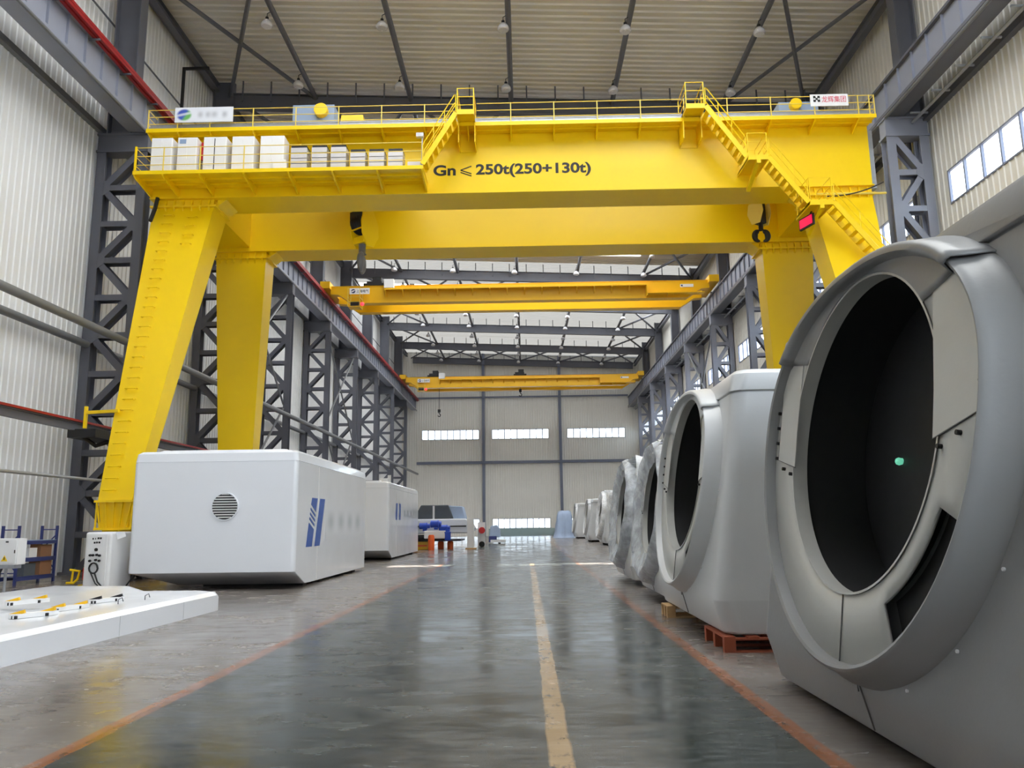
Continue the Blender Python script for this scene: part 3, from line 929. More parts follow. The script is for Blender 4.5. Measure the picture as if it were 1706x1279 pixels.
# lettering on the girder and boards on the guardrail
text_mesh('Gn', 'capacity_lettering', M['letter'], G, .80, .41, lambda u, w, d: (-3.1 + u, YF - .004 - d, 13.84 + w), .03)
m = MB()
yy0, yy1 = YF - .008, YF - .003
for (p, q) in (((-1.72, 14.2), (-2.12, 14.04)), ((-2.12, 14.04), (-1.72, 13.9)), ((-2.1, 13.95), (-1.74, 13.82))):
    m.bar((p[0], (yy0 + yy1) / 2, p[1]), (q[0], (yy0 + yy1) / 2, q[1]), .005, .045, (0, 0, 1)) if False else None
def stroke(mb, p, q, w):
    p = Vector(p); q = Vector(q); d = (q - p).normalized(); n = Vector((-d.y, d.x)) * w / 2
    mb.prism([tuple(p - n), tuple(q - n), tuple(q + n), tuple(p + n)], lambda u, v, ww: (u, ww, v), yy0, yy1)
stroke(m, (-1.74, 14.19), (-2.13, 14.04), .04); stroke(m, (-2.13, 14.04), (-1.74, 13.9), .04); stroke(m, (-2.13, 13.96), (-1.74, 13.815), .04)
m.build('less_or_equal_sign', M['letter'], G)
text_mesh('250t(250+130t)', 'capacity_lettering', M['letter'], G, 4.1, .52, lambda u, w, d: (-1.58 + u, YF - .004 - d, 13.74 + w), .03)
m = MB(); m.box(-12.17, -10.11, 25.5, 25.54, 15.68, 16.24)
sb = m.build('sign_board', M['banner'], G, label='white board with a smeared blue and green logo')
m = MB(); m.box(10.19, 11.5, 25.52, 25.55, 15.8, 16.24)
sb = m.build('sign_board', M['cab_white'], G, label='white board with a black emblem and red characters')
e = MB(); z0, x0, u = 15.95, 10.29, .23
for a, b, c, d in ((0, .35, .75, 1), (.65, 1, .75, 1), (0, .35, 0, .25), (.65, 1, 0, .25), (0, .2, .25, .4), (.8, 1, .25, .4), (0, .2, .6, .75), (.8, 1, .6, .75)):
    e.box(x0 + a * u, x0 + b * u, 25.512, 25.518, z0 + c * u, z0 + d * u)
for s_ in (1, -1):
    q = [(-.34, -.26 * s_), (-.22, -.36 * s_), (.34, .26 * s_), (.22, .36 * s_)]
    e.prism([(x0 + u * (.5 + a), z0 + u * (.5 + b)) for a, b in q], lambda a, b, w: (a, w, b), 25.511 + .001 * s_, 25.517)
e.build('emblem', M['letter'], sb)
redtxt = mat('red_lettering', (214, 60, 84), .5, 0, .03)
text_mesh('龙辉集团', 'lettering', redtxt, sb, .84, .24, lambda u, w, d: (10.58 + u, 25.518 - d, 15.93 + w), .0)
# red load display on a bracket
def dq(a, b, o, z0, z1):      # slab between two plan points, thickness o behind them
    (xa, ya), (xb, yb) = a, b; nx, ny = .9 * o, .43 * o
    return [(xa, ya, z0), (xb, yb, z0), (xb + nx, yb + ny, z0), (xa + nx, ya + ny, z0), (xa, ya, z1), (xb, yb, z1), (xb + nx, yb + ny, z1), (xa + nx, ya + ny, z1)]
ld = MB(); ld.hexa(dq((9.62, 26.0), (9.84, 25.3), .08, 11.4, 11.8)); ldo = ld.build('load_display', M['rubber'], G)
d = MB(); d.hexa(dq((9.63, 25.95), (9.825, 25.33), -.012, 11.45, 11.75)); d.build('red_screen', M['screen'], ldo)
d = MB(); d.tube([(9.85, 25.6, 11.8), (10.0, 25.7, 12.05)], .03, 6); d.build('bracket_arm', M['rubber'], ldo)
m = MB(); pts = []
for i in range(13):
    t = i / 12; pts.append((10.6 + t * 1.95, 25.9 - .15 * t, 12.62 + .42 * t - .55 * t * (1 - t)))
m.tube(pts, .022, 6); m.build('cable', M['rubber'], G)
m = MB(); m.box(12.43, 12.62, YF + .1, YF + .8, 13.1, 15.3); m.build('cable_tray', M['galv'], G)
m = MB(); m.tube([(10.3, 25.95, 12.72), (12.7, 25.95, 12.72)], .04, 6); m.build('conduit', RY, G)
m = MB(); m.tube([(-12.95, 26.25, 13.2), (-13.0, 26.22, 12.8), (-12.98, 25.9, 12.2)], .07, 6); m.build('cable_bundle', M['rubber'], G)
# collector arm reaching the power rail
m = MB(); m.bar((-12.75, 24.3, 5.25), (-13.95, 24.6, 5.25), .09, .1); m.box(-14.0, -13.92, 24.55, 24.65, 4.75, 5.45); m.build('collector_arm', Y, G)
m = MB(); m.box(-14.45, -13.55, 24.5, 26.3, 4.45, 4.72); m.tube([(-14.1, 24.6, 4.55), (-13.9, 25.2, 4.25), (-13.6, 25.8, 4.5)], .07, 6); m.build('current_collector', M['rubber'], G)

# hoist trolleys on the girders, each with its hook
def hoist(xc, big):
    lab = 'crab trolley with heavy yellow hook block, left side of the gantry girders' if big else 'smaller crab trolley with black hook, right end of the gantry girders'
    t = thing('hoist_trolley', (xc, 29.7, ZT + .2), lab, 'hoist', 'gantry hoists')
    m = MB(); m.box(xc - 1.5, xc + 1.5, 26.8, 32.7, ZT + .45, ZT + .7)
    m.build('frame', Y, t)
    for x in (xc - 1.2, xc + 1.2):
        for y in (27.0, 32.5):
            w = MB(); w.lathe([(.28, -.08), (.28, .08)], (x, y, ZT + .48), 18, 'y'); w.build('wheel', M['darkmetal'], t, smooth=30)
    if big:
        g = MB(); g.box(xc - 2.35, xc - .75, 27.6, 28.3, ZT + 1.05, 17.45); g.box(xc - 2.3, xc - .8, 27.7, 28.2, ZT + .7, ZT + 1.05); g.build('gearbox', M['greybox'], t, bevel=.02)
        g = MB(); g.lathe([(.24, -.12), (.26, -.1), (.26, .1)], (xc - 1.23, 27.5, 17.15), 24, 'y'); g.build('brake_disc', Y, t, smooth=30)
        g = MB(); g.prism([(xc - .6, ZT + .7), (xc + .42, ZT + .7), (xc + .32, 17.05), (xc - .5, 17.05)], lambda u, v, w: (u, w, v), 27.7, 28.5); g.build('motor_hood', Y, t)
    else:
        g = MB(); g.box(xc + .35, xc + 1.85, 27.6, 28.3, ZT + .75, 17.15); g.build('gearbox', M['greybox'], t, bevel=.02)
        g = MB(); g.lathe([(.2, -.12), (.22, -.1), (.22, .1)], (xc + .95, 27.5, 16.98), 24, 'y'); g.build('brake_disc', Y, t, smooth=30)
    # rope drum
    g = MB(); g.lathe([(.45, -.9), (.45, .9)], (xc, 29.6, ZT + 1.0), 24, 'x'); g.build('rope_drum', M['darkmetal'], t, smooth=30)
    # ropes
    ytop = ZT + .8
    if big:
        r = MB()
        for dx in (-.22, -.1, .02, .14, .24): r.tube([(xc + dx, 29.6, ytop), (xc + dx, 29.6, 13.8)], .016, 5)
        r.build('wire_rope', M['darkmetal'], t)
        hb = MB()
        poly = [(29.35, 13.9), (29.85, 13.9), (30.1, 13.4), (30.15, 12.9), (29.9, 12.45), (29.55, 12.42), (29.3, 12.9), (29.25, 13.4)]
        for dx in (-.36, .3):
            hb.prism([(a, b) for a, b in poly], lambda u, v, w: (w + (12.4 - v) * -.0, u, v), xc + dx, xc + dx + .05)
        hb.box(xc - .31, xc + .3, 29.4, 29.8, 12.55, 12.82); hb.box(xc - .31, xc + .3, 29.3, 29.36, 13.1, 13.14)
        hbo = hb.build('hook_block', Y, t)
        s = MB()
        for dx in (-.22, -.07, .08, .22): s.lathe([(.4, -.06), (.44, -.06), (.38, 0), (.44, .06), (.4, .06)], (xc + dx, 29.62, 13.45), 20, 'x')
        s.box(xc - .33, xc + .32, 29.22, 29.3, 13.55, 13.85)
        s.build('sheave', M['rubber'], hbo, smooth=30)
        hz, sc, hm = 12.55, 1.15, hbo
    else:
        r = MB()
        for dx in (-.1, .1): r.tube([(xc + dx, 29.6, ytop), (xc + dx, 29.6, 13.6)], .014, 5)
        r.build('wire_rope', M['darkmetal'], t)
        hb = MB(); hb.prism([(29.45, 13.95), (29.78, 13.95), (29.8, 13.1), (29.43, 13.1)], lambda u, v, w: (w, u, v), xc - .15, xc + .17)
        hbo = hb.build('hook_block', M['rubber'], t, bevel=.03)
        s = MB(); poly = [(29.3, 13.9), (29.9, 13.9), (29.98, 13.5), (29.8, 13.05), (29.42, 13.05), (29.25, 13.5)]
        for dx in (-.3, .22): s.prism(poly, lambda u, v, w: (w, u, v), xc + dx, xc + dx + .03)
        s.build('cheek_plate', RY, hbo)
        hz, sc = 13.1, .75
    # shank and hook
    h = MB()
    ang = radians(46)
    def hp(u, z): return (xc - .02 + u * cos(ang), 29.6 + u * sin(ang) * (-1 if big else 1) , z)
    if not big:
        def hp(u, z): return (xc + u, 29.6 + .02, z)
    h.lathe([(.12 * sc, 0), (.12 * sc, -.32 * sc), (.15 * sc, -.36 * sc)], (xc, 29.6, hz), 14, 'z')
    cz = hz - .68 * sc; R = .26 * sc
    for sgn in (1, -1):
        rings = []
        a0, a1 = (100, -105)
        for i in range(19):
            a = radians(a0 + (a1 - a0) * i / 18)
            rad = (.1 + .07 * sin(pi * i / 18)) * sc * (1 - .5 * (i / 18) ** 3)
            if big: c = Vector(hp(sgn * (R * .8 + R * cos(a)) - sgn * R * .6, cz + R * sin(a)))
            else: c = Vector((xc + sgn * (R * .55 + R * .75 * cos(a)), 29.62, cz + R * sin(a)))
            ex = Vector((hp(1, 0)[0] - hp(0, 0)[0], hp(1, 0)[1] - hp(0, 0)[1], 0)); n_ = (ex * cos(a) * sgn + Vector((0, 0, sin(a)))).normalized()
            bn_ = ex.cross(Vector((0, 0, 1))).normalized()
            rings.append([c + (n_ * cos(2 * pi * k / 10) + bn_ * sin(2 * pi * k / 10) * .8) * rad for k in range(10)])
        h.loft(rings, cap=True)
    h.build('hook', M['pipe'] if big else M['rubber'], hbo, smooth=50)
    rot = Matrix.Rotation(radians(-38 if big else 38), 4, 'Z'); c0 = Vector((xc, 29.6, 0)) - WORLD[t]
    for ob in [hbo] + [k for k in hbo.children if not (k.name.startswith('hook') and not big)]:
        ob.data.transform(Matrix.Translation(c0) @ rot @ Matrix.Translation(-c0))
hoist(-6.3, True)
hoist(9.45, False)

# rails in the floor for the gantry
for x, nm in ((-12.37, 'left'), (11.64, 'right')):
    m = MB(); m.box(x - .035, x + .035, 13, 70, 0, .05); m.box(x - .09, x + .09, 13, 70, 0, .012)
    tag(m.build('floor_rail', M['darkmetal']), 'steel rail set in the floor under the %s legs of the gantry' % nm, 'rail', 'gantry floor rails')

# ---------------------------------------------------------------- overhead travelling cranes
def bridge(y, lab, near):
    Z0, Z1 = 17.45, 18.68
    c = thing('bridge_crane', (0, y, 17.45), lab, 'overhead crane', 'overhead cranes')
    YY = M['yellow2']
    for nm, ya in (('front_girder', y), ('rear_girder', y + 2.55)):
        m = MB()
        prof = [(-13.9, Z1), (-13.9, Z1 - .55), (-13.3, Z1 - .6), (-12.4, Z0), (11.9, Z0), (12.9, Z1 - .6), (13.5, Z1 - .55), (13.5, Z1)]
        m.prism(prof, lambda u, v, w: (u, w, v), ya, ya + .62)
        m.box(-12.4, 11.9, ya - .04, ya + .66, Z0 - .03, Z0); m.box(-13.9, 13.5, ya - .04, ya + .66, Z1, Z1 + .03)
        o = m.build(nm, YY, c)
        r = MB(); r.box(-13.4, 13.0, ya + .27, ya + .35, Z1 + .03, Z1 + .12); r.build('trolley_rail', M['darkmetal'], o)
    for x in (-14.2, 13.75):
        m = MB(); m.box(x - .35, x + .35, y - .5, y + 3.7, 18.45, 18.95)
        o = m.build('end_carriage', YY, c)
        for yy in (y - .1, y + 3.3):
            w = MB(); w.lathe([(.22, -.09), (.22, .09)], (x + (-.68 if x < 0 else .66) * 1.0, yy, 18.56), 16, 'x'); w.build('wheel', M['darkmetal'], o, smooth=30)
    # bracketed walkway on the front
    m = MB(); m.box(-9.9, 9.0, y - .45, y, 18.3, 18.34); m.box(-9.9, 9.0, y - .47, y - .45, 18.27, 18.38)
    w = m.build('walkway', YY, c)
    for i in range(16):
        x = -9.85 + 18.8 * i / 15
        m = MB(); m.prism([(y - .45, 18.3), (y - .45, 18.2), (y, 17.85), (y, 18.3)], lambda u, v, ww: (ww, u, v), x - .04, x + .04); m.build('bracket', YY, w)
    m = MB(); m.box(8.9, 13.0, y - .6, y, 17.62, 17.68); m.box(8.9, 8.96, y - .6, y, 17.5, 18.3); m.box(10.4, 10.45, y - .6, y, 17.52, 17.66); m.build('end_platform', YY, c)
    m = MB()
    for z in (18.95, 19.2): m.tube([(6.0, y + 3.2, z), (12.2, y + 3.2, z)], .018, 5)
    for x in (6.0, 7.5, 9.0, 10.5, 12.2): m.box(x - .018, x + .018, y + 3.18, y + 3.22, 18.7, 19.22)
    m.build('guardrail', RY, c)
    # board with logo, control platform, lamp
    m = MB(); m.box(-12.45, -11.0, y - .3, y - .26, 18.02, 18.46)
    b = m.build('sign_board', M['cab_white'], c, label='white board with a dark round logo and characters')
    l = MB(); l.lathe([(.15, -.006), (.15, .006)], (-12.18, y - .306, 18.24), 24, 'y'); l.build('logo', mat_navy, b)
    l = MB()
    l.prism([(-12.33, 18.22), (-12.2, 18.3), (-12.08, 18.3), (-12.03, 18.26), (-12.12, 18.24), (-12.2, 18.17), (-12.3, 18.18)], lambda u, v, ww: (u, ww, v), y - .318, y - .312); l.build('logo_swoosh', M['cab_white'], b)
    text_mesh('上海电气', 'lettering', M['letter'], b, .88, .22, lambda u, ww, d: (-11.95 + u, y - .302 - d, 18.13 + ww))
    m = MB(); m.box(11.4, 12.35, y - .03, y - .01, 18.2, 18.42)
    b = m.build('maker_plate', M['cab_white'], c, label='small white plate with faint print')
    l = MB(); l.box(11.45, 11.58, y - .036, y - .03, 18.25, 18.37); l.build('emblem', mat_navy, b)
    m = MB(); m.box(-12.4, -11.55, y - 1.0, y - .1, 16.9, 16.95)
    pf = m.build('control_platform', YY, c)
    m = MB()
    for z in (17.25, 17.6): m.tube([(-12.4, y - .1, z), (-12.4, y - 1.0, z), (-11.55, y - 1.0, z), (-11.55, y - .1, z)], .02, 5)
    for x, yy in ((-12.4, y - 1), (-11.55, y - 1), (-12.4, y - .1), (-11.55, y - .1)): m.box(x - .02, x + .02, yy - .02, yy + .02, 16.9, 18.3)
    m.build('cage', RY, pf)
    m = MB(); m.box(-12.3, -11.7, y - .6, y - .2, 16.95, 17.4); m.build('drive_unit', M['darkmetal'], pf)
    m = MB(); m.lathe([(.02, -.1), (.12, -.06), (.14, 0), (.12, .06), (.02, .1)], (-11.38, y - .9, 17.1), 14, 'y'); m.build('warning_lamp', M['warn'], c, smooth=60)
    m = MB(); m.box(-9.95, -9.25, y - .42, y - .02, 18.42, 19.08); m.build('control_cabinet', M['cab_white'], c, bevel=.02)
    # hoists
    for i, x in enumerate((-10.6, -.4) if not near else (-10.8,)):
        m = MB(); m.box(x - .75, x + .75, y + .1, y + 3.1, 18.8, 18.95); m.box(x - .6, x + .5, y + .6, y + 2.4, 18.95, 19.25); m.box(x - .2, x + .45, y + .7, y + 1.8, 19.25, 19.6)
        h = m.build('hoist', M['rubber'], c)
        drop = 14.7 if (i == 0 and not near) else 17.0
        if near: continue
        r = MB(); r.tube([(x + (.5 if i == 0 else 0), y + 1.6, 18.8), (x + (.5 if i == 0 else 0), y + 1.6, drop + .3)], .03, 5); r.build('wire_rope', M['darkmetal'], h)
        k = MB(); xx = x + (.5 if i == 0 else 0)
        k.box(xx - .16, xx + .16, y + 1.5, y + 1.7, drop, drop + .36)
        pts = [(xx + .16 * cos(radians(a)), y + 1.6, drop - .32 + .16 * sin(radians(a))) for a in range(100, -180, -20)]
        k.tube([(xx, y + 1.6, drop), (xx, y + 1.6, drop - .14)] + pts[1:], .05, 6); k.build('hook', M['rubber'], h)
    return c
mat_navy = mat('navy_logo_print', (30, 48, 92), .45, 0, .03)
bridge(54.8, 'yellow overhead travelling crane, the nearer of two beyond the gantry', True)
bridge(91.0, 'yellow overhead travelling crane in front of the far wall', False)

# ---------------------------------------------------------------- nacelle housings
T = .14        # backward lean of the face
def fx(z): return T * max(0, z - .42)          # wall face, local x
NZ = 2.1       # local height of the opening centre
def nacelle(loc, label, opening=True):
    n = thing('nacelle_housing', loc, label, 'nacelle housing', 'nacelle housings')
    P = Vector(loc)
    W = lambda x, y, z: P + Vector((x, y, z))
    HL = 2.35; D = 2.7; rc = .2; ZL = 3.14; N = 96
    def ring(z, x_in=0., inset=0.):
        x0 = fx(z) + x_in; x1 = D - inset; y0 = -HL + inset; y1 = HL - inset
        pts = []
        for cx, cy, a0 in ((x0 + rc, y0 + rc, 180), (x1 - rc, y0 + rc, 270), (x1 - rc, y1 - rc, 0), (x0 + rc, y1 - rc, 90)):
            for i in range(7):
                a = radians(a0 + 90 * i / 6); pts.append(W(cx + rc * cos(a), cy + rc * sin(a), z))
        return pts
    # pts order: corner front-near(7) -> back-near(7) -> back-far(7) -> front-far(7); front face is last->first
    zs = [0, .03, .42, ZL]
    rings = [ring(0, .14, .06), ring(.03, .11, .03), ring(.42), ring(ZL)]
    b = MB(); nn = 28
    vs = [p for r in rings for p in r]; fs = []
    for i in range(3):
        for k in range(nn):
            k2 = (k + 1) % nn; fs.append((i * nn + k, i * nn + k2, (i + 1) * nn + k2, (i + 1) * nn + k))
    fs.append(tuple(range(nn))); fs.append(tuple(3 * nn + k for k in range(nn)))
    b.add(vs, fs)
    # front panel with a round opening
    hw = HL - rc
    def on(y, z, off=0.): return W(fx(z) - off * cos(atan2(T, 1)), y, z + off * sin(atan2(T, 1)))
    bo = b.build('body', M['gel'], n, smooth=35)
    # dark hollow behind the opening
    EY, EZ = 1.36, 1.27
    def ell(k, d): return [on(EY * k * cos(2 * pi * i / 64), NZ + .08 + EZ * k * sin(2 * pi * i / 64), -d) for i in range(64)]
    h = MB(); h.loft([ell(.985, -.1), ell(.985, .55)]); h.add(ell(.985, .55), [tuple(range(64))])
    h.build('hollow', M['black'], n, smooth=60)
    # lid with lip
    l = MB()
    l.loft([ring(ZL, .015, .015), ring(ZL + .025, .015, .015), ring(ZL + .03, -.03, -.03), ring(ZL + .26, -.0, -.01), ring(ZL + .32, .05, .04), ring(ZL + .34, .14, .14)], cap=True)
    lo = l.build('lid', M['gel'], n, smooth=35)
    cm = MB(); cm.loft([ell(1, -.5), ell(1, .92)], cap=True); cut_o = cm.build('cutter', M['black'], n)
    for ob in (bo, lo):
        md = ob.modifiers.new('cut', 'BOOLEAN'); md.object = cut_o; md.operation = 'DIFFERENCE'; md.solver = 'EXACT'
        dg = bpy.context.evaluated_depsgraph_get(); dg.update()
        me = bpy.data.meshes.new_from_object(ob.evaluated_get(dg))
        ob.modifiers.clear(); ob.data = me; ob.modifiers.new('normals', 'WEIGHTED_NORMAL').keep_sharp = True
        me.polygons.foreach_set('use_smooth', [True] * len(me.polygons)); me.set_sharp_from_angle(angle=radians(35))
    bpy.data.objects.remove(cut_o)
    # collar outline in the leaning plane (y, s) with s measured from the opening centre
    A = cos(atan2(T, 1)); B = sin(atan2(T, 1))
    def pl(y, s_, off): # point on plane parallel to the face, off in front of it
        z = NZ + s_ * A
        return W(T * (NZ - .42) + s_ * B - off * A, y, z + off * B)
    def outline(scale_y, zs_, n_=N, top=1.36):
        out = []
        for i in range(n_):
            a = 2 * pi * i / n_ - pi / 2
            c, s_ = cos(a), sin(a)
            y = 1.92 * scale_y * (abs(c) ** (.9 if s_ > 0 else 1)) * (1 if c >= 0 else -1)
            if s_ <= 0: v = .12 + 1.8 * zs_ * s_
            else: v = .12 + (top - .12) * zs_ * (s_ ** .86)
            out.append((y, v))
        return out
    def hole(r, n_=N):
        return [(r * 1.22 * cos(2 * pi * i / n_ - pi / 2), .08 + r * 1.12 * sin(2 * pi * i / n_ - pi / 2)) for i in range(n_)]
    O = outline(1, 1)
    rimw = .22
    c = MB()
    secs = [(outline(1.058, 1.05), -.02), (outline(1.05, 1.044), .03), (outline(1.024, 1.02), .1), (outline(1.006, 1.005), .17), (O, rimw - .015), (outline(.988, .988), rimw), (outline(.975, .975), rimw - .01), (outline(.965, .965), .1)]
    c.loft([[pl(y, v, o) for y, v in sec] for sec, o in secs])
    c.build('collar', M['gel'], n, smooth=50)
    # annular front panel with the cut-out at lower near side
    inner = hole(1.09)
    out2 = outline(.97, .97)
    def lerp(i, f): return (inner[i][0] + (out2[i][0] - inner[i][0]) * f, inner[i][1] + (out2[i][1] - inner[i][1]) * f)
    p = MB(); fr = [0, .04, .5, 1]
    # cut-out columns: angle range on the near (negative y) lower side
    def ang(i): return (i / N * 360 - 90 + 360) % 360
    cut = lambda i: 204 <= ang(i) < 243
    vs = []; fs = []
    radial = [0., .30, 1.0]
    for f in radial: vs += [pl(*lerp(i, f), .12) for i in range(N)]
    for j in range(2):
        for i in range(N):
            i2 = (i + 1) % N
            if j == 1 and cut(i): continue
            a_ = ang(i)
            fs.append((j * N + i, j * N + i2, (j + 1) * N + i2, (j + 1) * N + i))
    p.add(vs, fs)
    o = p.build('front_panel', M['gel_in'], n, label='pale ring panel', smooth=30)
    md = o.modifiers.new('thickness', 'SOLIDIFY'); md.thickness = .02; md.offset = -1
    # black sheet behind the cut-out, standing in for the shade inside it
    q = MB(); ii = [i for i in range(N) if cut(i) or cut((i - 1) % N)]
    ii = sorted(ii, key=lambda i: ang(i))
    q.loft([[pl(*lerp(i, .25), .03) for i in ii], [pl(*lerp(i, 1.02), .03) for i in ii]], closed=False)
    q.build('cut_out', M['rubber'], n, label='black cut-out in the ring panel')
    # inner lip of the opening
    q = MB(); q.loft([[pl(y, v, .13) for y, v in hole(1.09)], [pl(y, v, .13) for y, v in hole(1.075)], [pl(y, v, .0) for y, v in hole(1.075)]])
    q.build('opening_lip', M['gel_in'], n, smooth=40)
    # hood: the upper part of collar and ring moulded as one bulging shell up to the lid
    ih = [i for i in range(N) if 34 <= ang(i) <= 146]; ih.sort(key=lambda i: ang(i))
    hd = MB()
    def sec(f, off):
        return [pl(inner[i][0] + (out2[i][0] - inner[i][0]) * f, inner[i][1] + (out2[i][1] - inner[i][1]) * f, off) for i in ih]
    def osec(k, off):
        ol = outline(k, k); return [pl(ol[i][0], ol[i][1], off) for i in ih]
    hd.loft([sec(0, .05), sec(0, .13), sec(.06, .14), sec(.5, .135), sec(.85, .15), osec(.955, .2), osec(.975, .245), osec(1.0, .25), osec(1.02, .235), osec(1.035, .15), osec(1.06, .02), osec(1.075, -.3)], closed=False)
    o = hd.build('hood', M['gel'], n, smooth=50)
    sm = o.modifiers.new('thickness', 'SOLIDIFY'); sm.thickness = .012; sm.offset = -1
    # seams
    s_ = MB()
    s_.tube([pl(*lerp(0, f), .125) for f in (0, .5, 1)], .005, 5)
    s_.tube([W(.0 + fx(.5) - .004, 0, .3), W(-.004, 0, .42), W(.10, 0, .03)], .006, 5)
    s_.build('seam', M['gel_seam'], n)
    # bolted access covers either side
    for side in (-1, 1):
        i_ = None
        yb = side * 1.72; pts = [(side * 1.18, .98), (side * 1.58, .86), (side * 1.72, .66), (side * 1.74, .0), (side * 1.25, -.1), (side * 1.245, .2), (side * 1.21, .6)]
        cv = MB(); cv.prism(pts, lambda u, v, w: pl(u, v, w), .121, .131); co = cv.build('access_cover', M['gel_in'], n)
        g = MB(); g.tube([pl(side * 1.58, .87, .128), pl(side * 1.722, .66, .128), pl(side * 1.742, 0, .128), pl(side * 1.25, -.105, .128)], .006, 4); g.build('cover_seam', M['gel_seam'], co)
        for k in range(5):
            bt = MB(); c0 = Vector(pl(side * 1.775, .62 - .15 * k, .12)); c1 = Vector(pl(side * 1.775, .62 - .15 * k, .15)); bt.tube([c0, c1], .016, 8); bt.build('bolt', M['rubber'], co)
        for u, v in ((1.34, -.16), (1.55, -.1)):
            bt = MB(); bt.tube([Vector(pl(side * u, v, .12)), Vector(pl(side * u, v, .15))], .016, 8); bt.build('bolt', M['rubber'], co)
    # rivets on the near side of the collar foot
    for i in range(N):
        if i % 5 == 0 and (180 <= ang(i) <= 262 or ang(i) > 330 or ang(i) < 10):
            y, v = outline(1.075, 1.068)[i]; rv = MB(); rv.tube([Vector(pl(y, v, -.01)), Vector(pl(y, v, .012))], .011, 8); rv.build('rivet', M['cab_white'], n)
    # lower front seam line
    return n
nac = nacelle((2.4, 6.08, .06), 'big grey nacelle housing nearest the camera on the right, dark oval opening with green light')
lt = MB(); lt.lathe([(.008, -.03), (.026, -.02), (.034, 0), (.028, .02), (.028, .03)], (3.15, 6.69, 2.07), 16, 'x')  # small glowing green disc on a stem inside the opening
lt.build('indicator_lamp', mat('green_white_lens', (130, 214, 186), .2, 0, .2, 40, emit=((120, 230, 190), .3)), nac, smooth=60, label='small green round lamp')
lt = MB(); lt.lathe([(.03, .03), (.03, .14)], (3.15, 6.69, 2.07), 12, 'x'); lt.build('indicator_lamp_stem', M['black'], nac)
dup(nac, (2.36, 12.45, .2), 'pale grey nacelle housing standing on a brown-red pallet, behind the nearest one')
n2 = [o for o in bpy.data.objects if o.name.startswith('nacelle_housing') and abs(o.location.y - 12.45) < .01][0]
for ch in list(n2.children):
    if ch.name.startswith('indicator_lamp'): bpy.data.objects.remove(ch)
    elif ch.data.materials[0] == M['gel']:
        ch.data = ch.data.copy(); ch.data.materials[0] = M['gel_pale']  # lighter copy carries the brighter light in its colour
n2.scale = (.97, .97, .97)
FAR = [(5.35, 57.6, 'grey nacelle housing wrapped in white plastic, nearest of the distant three on the right'),
       (5.1, 68.2, 'bare grey nacelle housing in the middle of the distant three on the right'),
       (4.95, 82.5, 'bare grey nacelle housing beside the pale blue tarpaulin, farthest on the right')]
far = []
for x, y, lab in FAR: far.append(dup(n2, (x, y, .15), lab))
WR = [(2.6, 17.1, 'nacelle housing in clear plastic wrap, right behind the one on the pallet'),
      (2.62, 22.3, 'nacelle housing in clear plastic wrap with a blue cover, second wrapped one from the camera')]
wr = []
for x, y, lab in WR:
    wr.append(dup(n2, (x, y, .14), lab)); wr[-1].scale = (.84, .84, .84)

def wrap(n, m, blue=False, seed=1, rim=True):
    P = n.location.copy(); WORLD[n] = P
    rnd = random.Random(seed)
    W = lambda x, y, z: P + Vector((x, y, z))
    A = cos(atan2(T, 1)); B = sin(atan2(T, 1))
    def pl(y, s_, off):
        z = NZ + s_ * A
        return W(T * (NZ - .42) + s_ * B - off * A, y, z + off * B)
    b = MB(); N = 72
    ph = [rnd.uniform(0, 6.28) for _ in range(8)]
    def crump(i, j): 
        a = 2 * pi * i / N
        return .016 * sin(7 * a + ph[0] + j * .3) + .012 * sin(13 * a + ph[1] - j * .4) + .008 * sin(23 * a + ph[2] + j * .5)
    def out(sy, sz, dz, j):
        res = []
        for i in range(N):
            a = 2 * pi * i / N - pi / 2
            c, s_ = cos(a), sin(a); k = 1 + crump(i, j)
            y = 1.92 * sy * c * k; v = .05 + (1.75 if s_ < 0 else 1.5) * sz * s_ * k + dz
            v = max(v, -2.05)
            res.append((y, v))
        return res
    secs = [(out(1.16, 1.12, 0, 0), -.5), (out(1.12, 1.1, 0, 1), -.1), (out(1.09, 1.07, 0, 2), .2), (out(1.02, 1.01, 0, 3), .33), (out(.92, .92, 0, 4), .3), (out(.78, .8, 0, 5), .2), (out(.66, .7, 0, 6), .16)]
    rings = [[pl(y, v, o + .015 * sin(i * .9 + o * 20 + seed)) for i, (y, v) in enumerate(sec)] for sec, o in secs]
    b.loft(rings)
    b.build('plastic_wrap', m, n, smooth=60)
    t = MB(); hl = 2.3
    # loose sheet over the lid and sides
    nx, ny = 16, 26
    pts = []
    for i in range(nx + 1):
        for j in range(ny + 1):
            u = i / nx; v = j / ny
            x = .3 + 3.8 * u
            if v < .22: y = -hl - .03; z = 2.0 + 1.72 * (v / .22)
            elif v > .78: y = hl + .03; z = 2.0 + 1.72 * ((1 - v) / .22)
            else: y = -hl + 2 * hl * (v - .22) / .56; z = 3.74
            d = .05 * sin(x * 5 + ph[3] + z * 3) * cos(y * 4 + ph[4]) + .03 * sin(x * 11 + y * 9 + ph[5])
            pts.append(W(x, y + d * .8, z + d))
    fs = [(i * (ny + 1) + j, i * (ny + 1) + j + 1, (i + 1) * (ny + 1) + j + 1, (i + 1) * (ny + 1) + j) for i in range(nx) for j in range(ny)]
    t.add(pts, fs); t.build('top_wrap', M['film_white'], n, smooth=60)
    if blue:
        t = MB(); pts = []
        for i in range(13):
            for j in range(9):
                x = .25 + 3.5 * i / 12; z = .8 + 1.5 * j / 8
                pts.append(W(x, -hl - .06 - .05 * sin(x * 6 + z * 2), z))
        t.add(pts, [(i * 9 + j, i * 9 + j + 1, (i + 1) * 9 + j + 1, (i + 1) * 9 + j) for i in range(12) for j in range(8)])
        t.build('blue_cover', M['bluetarp'], n, smooth=60)
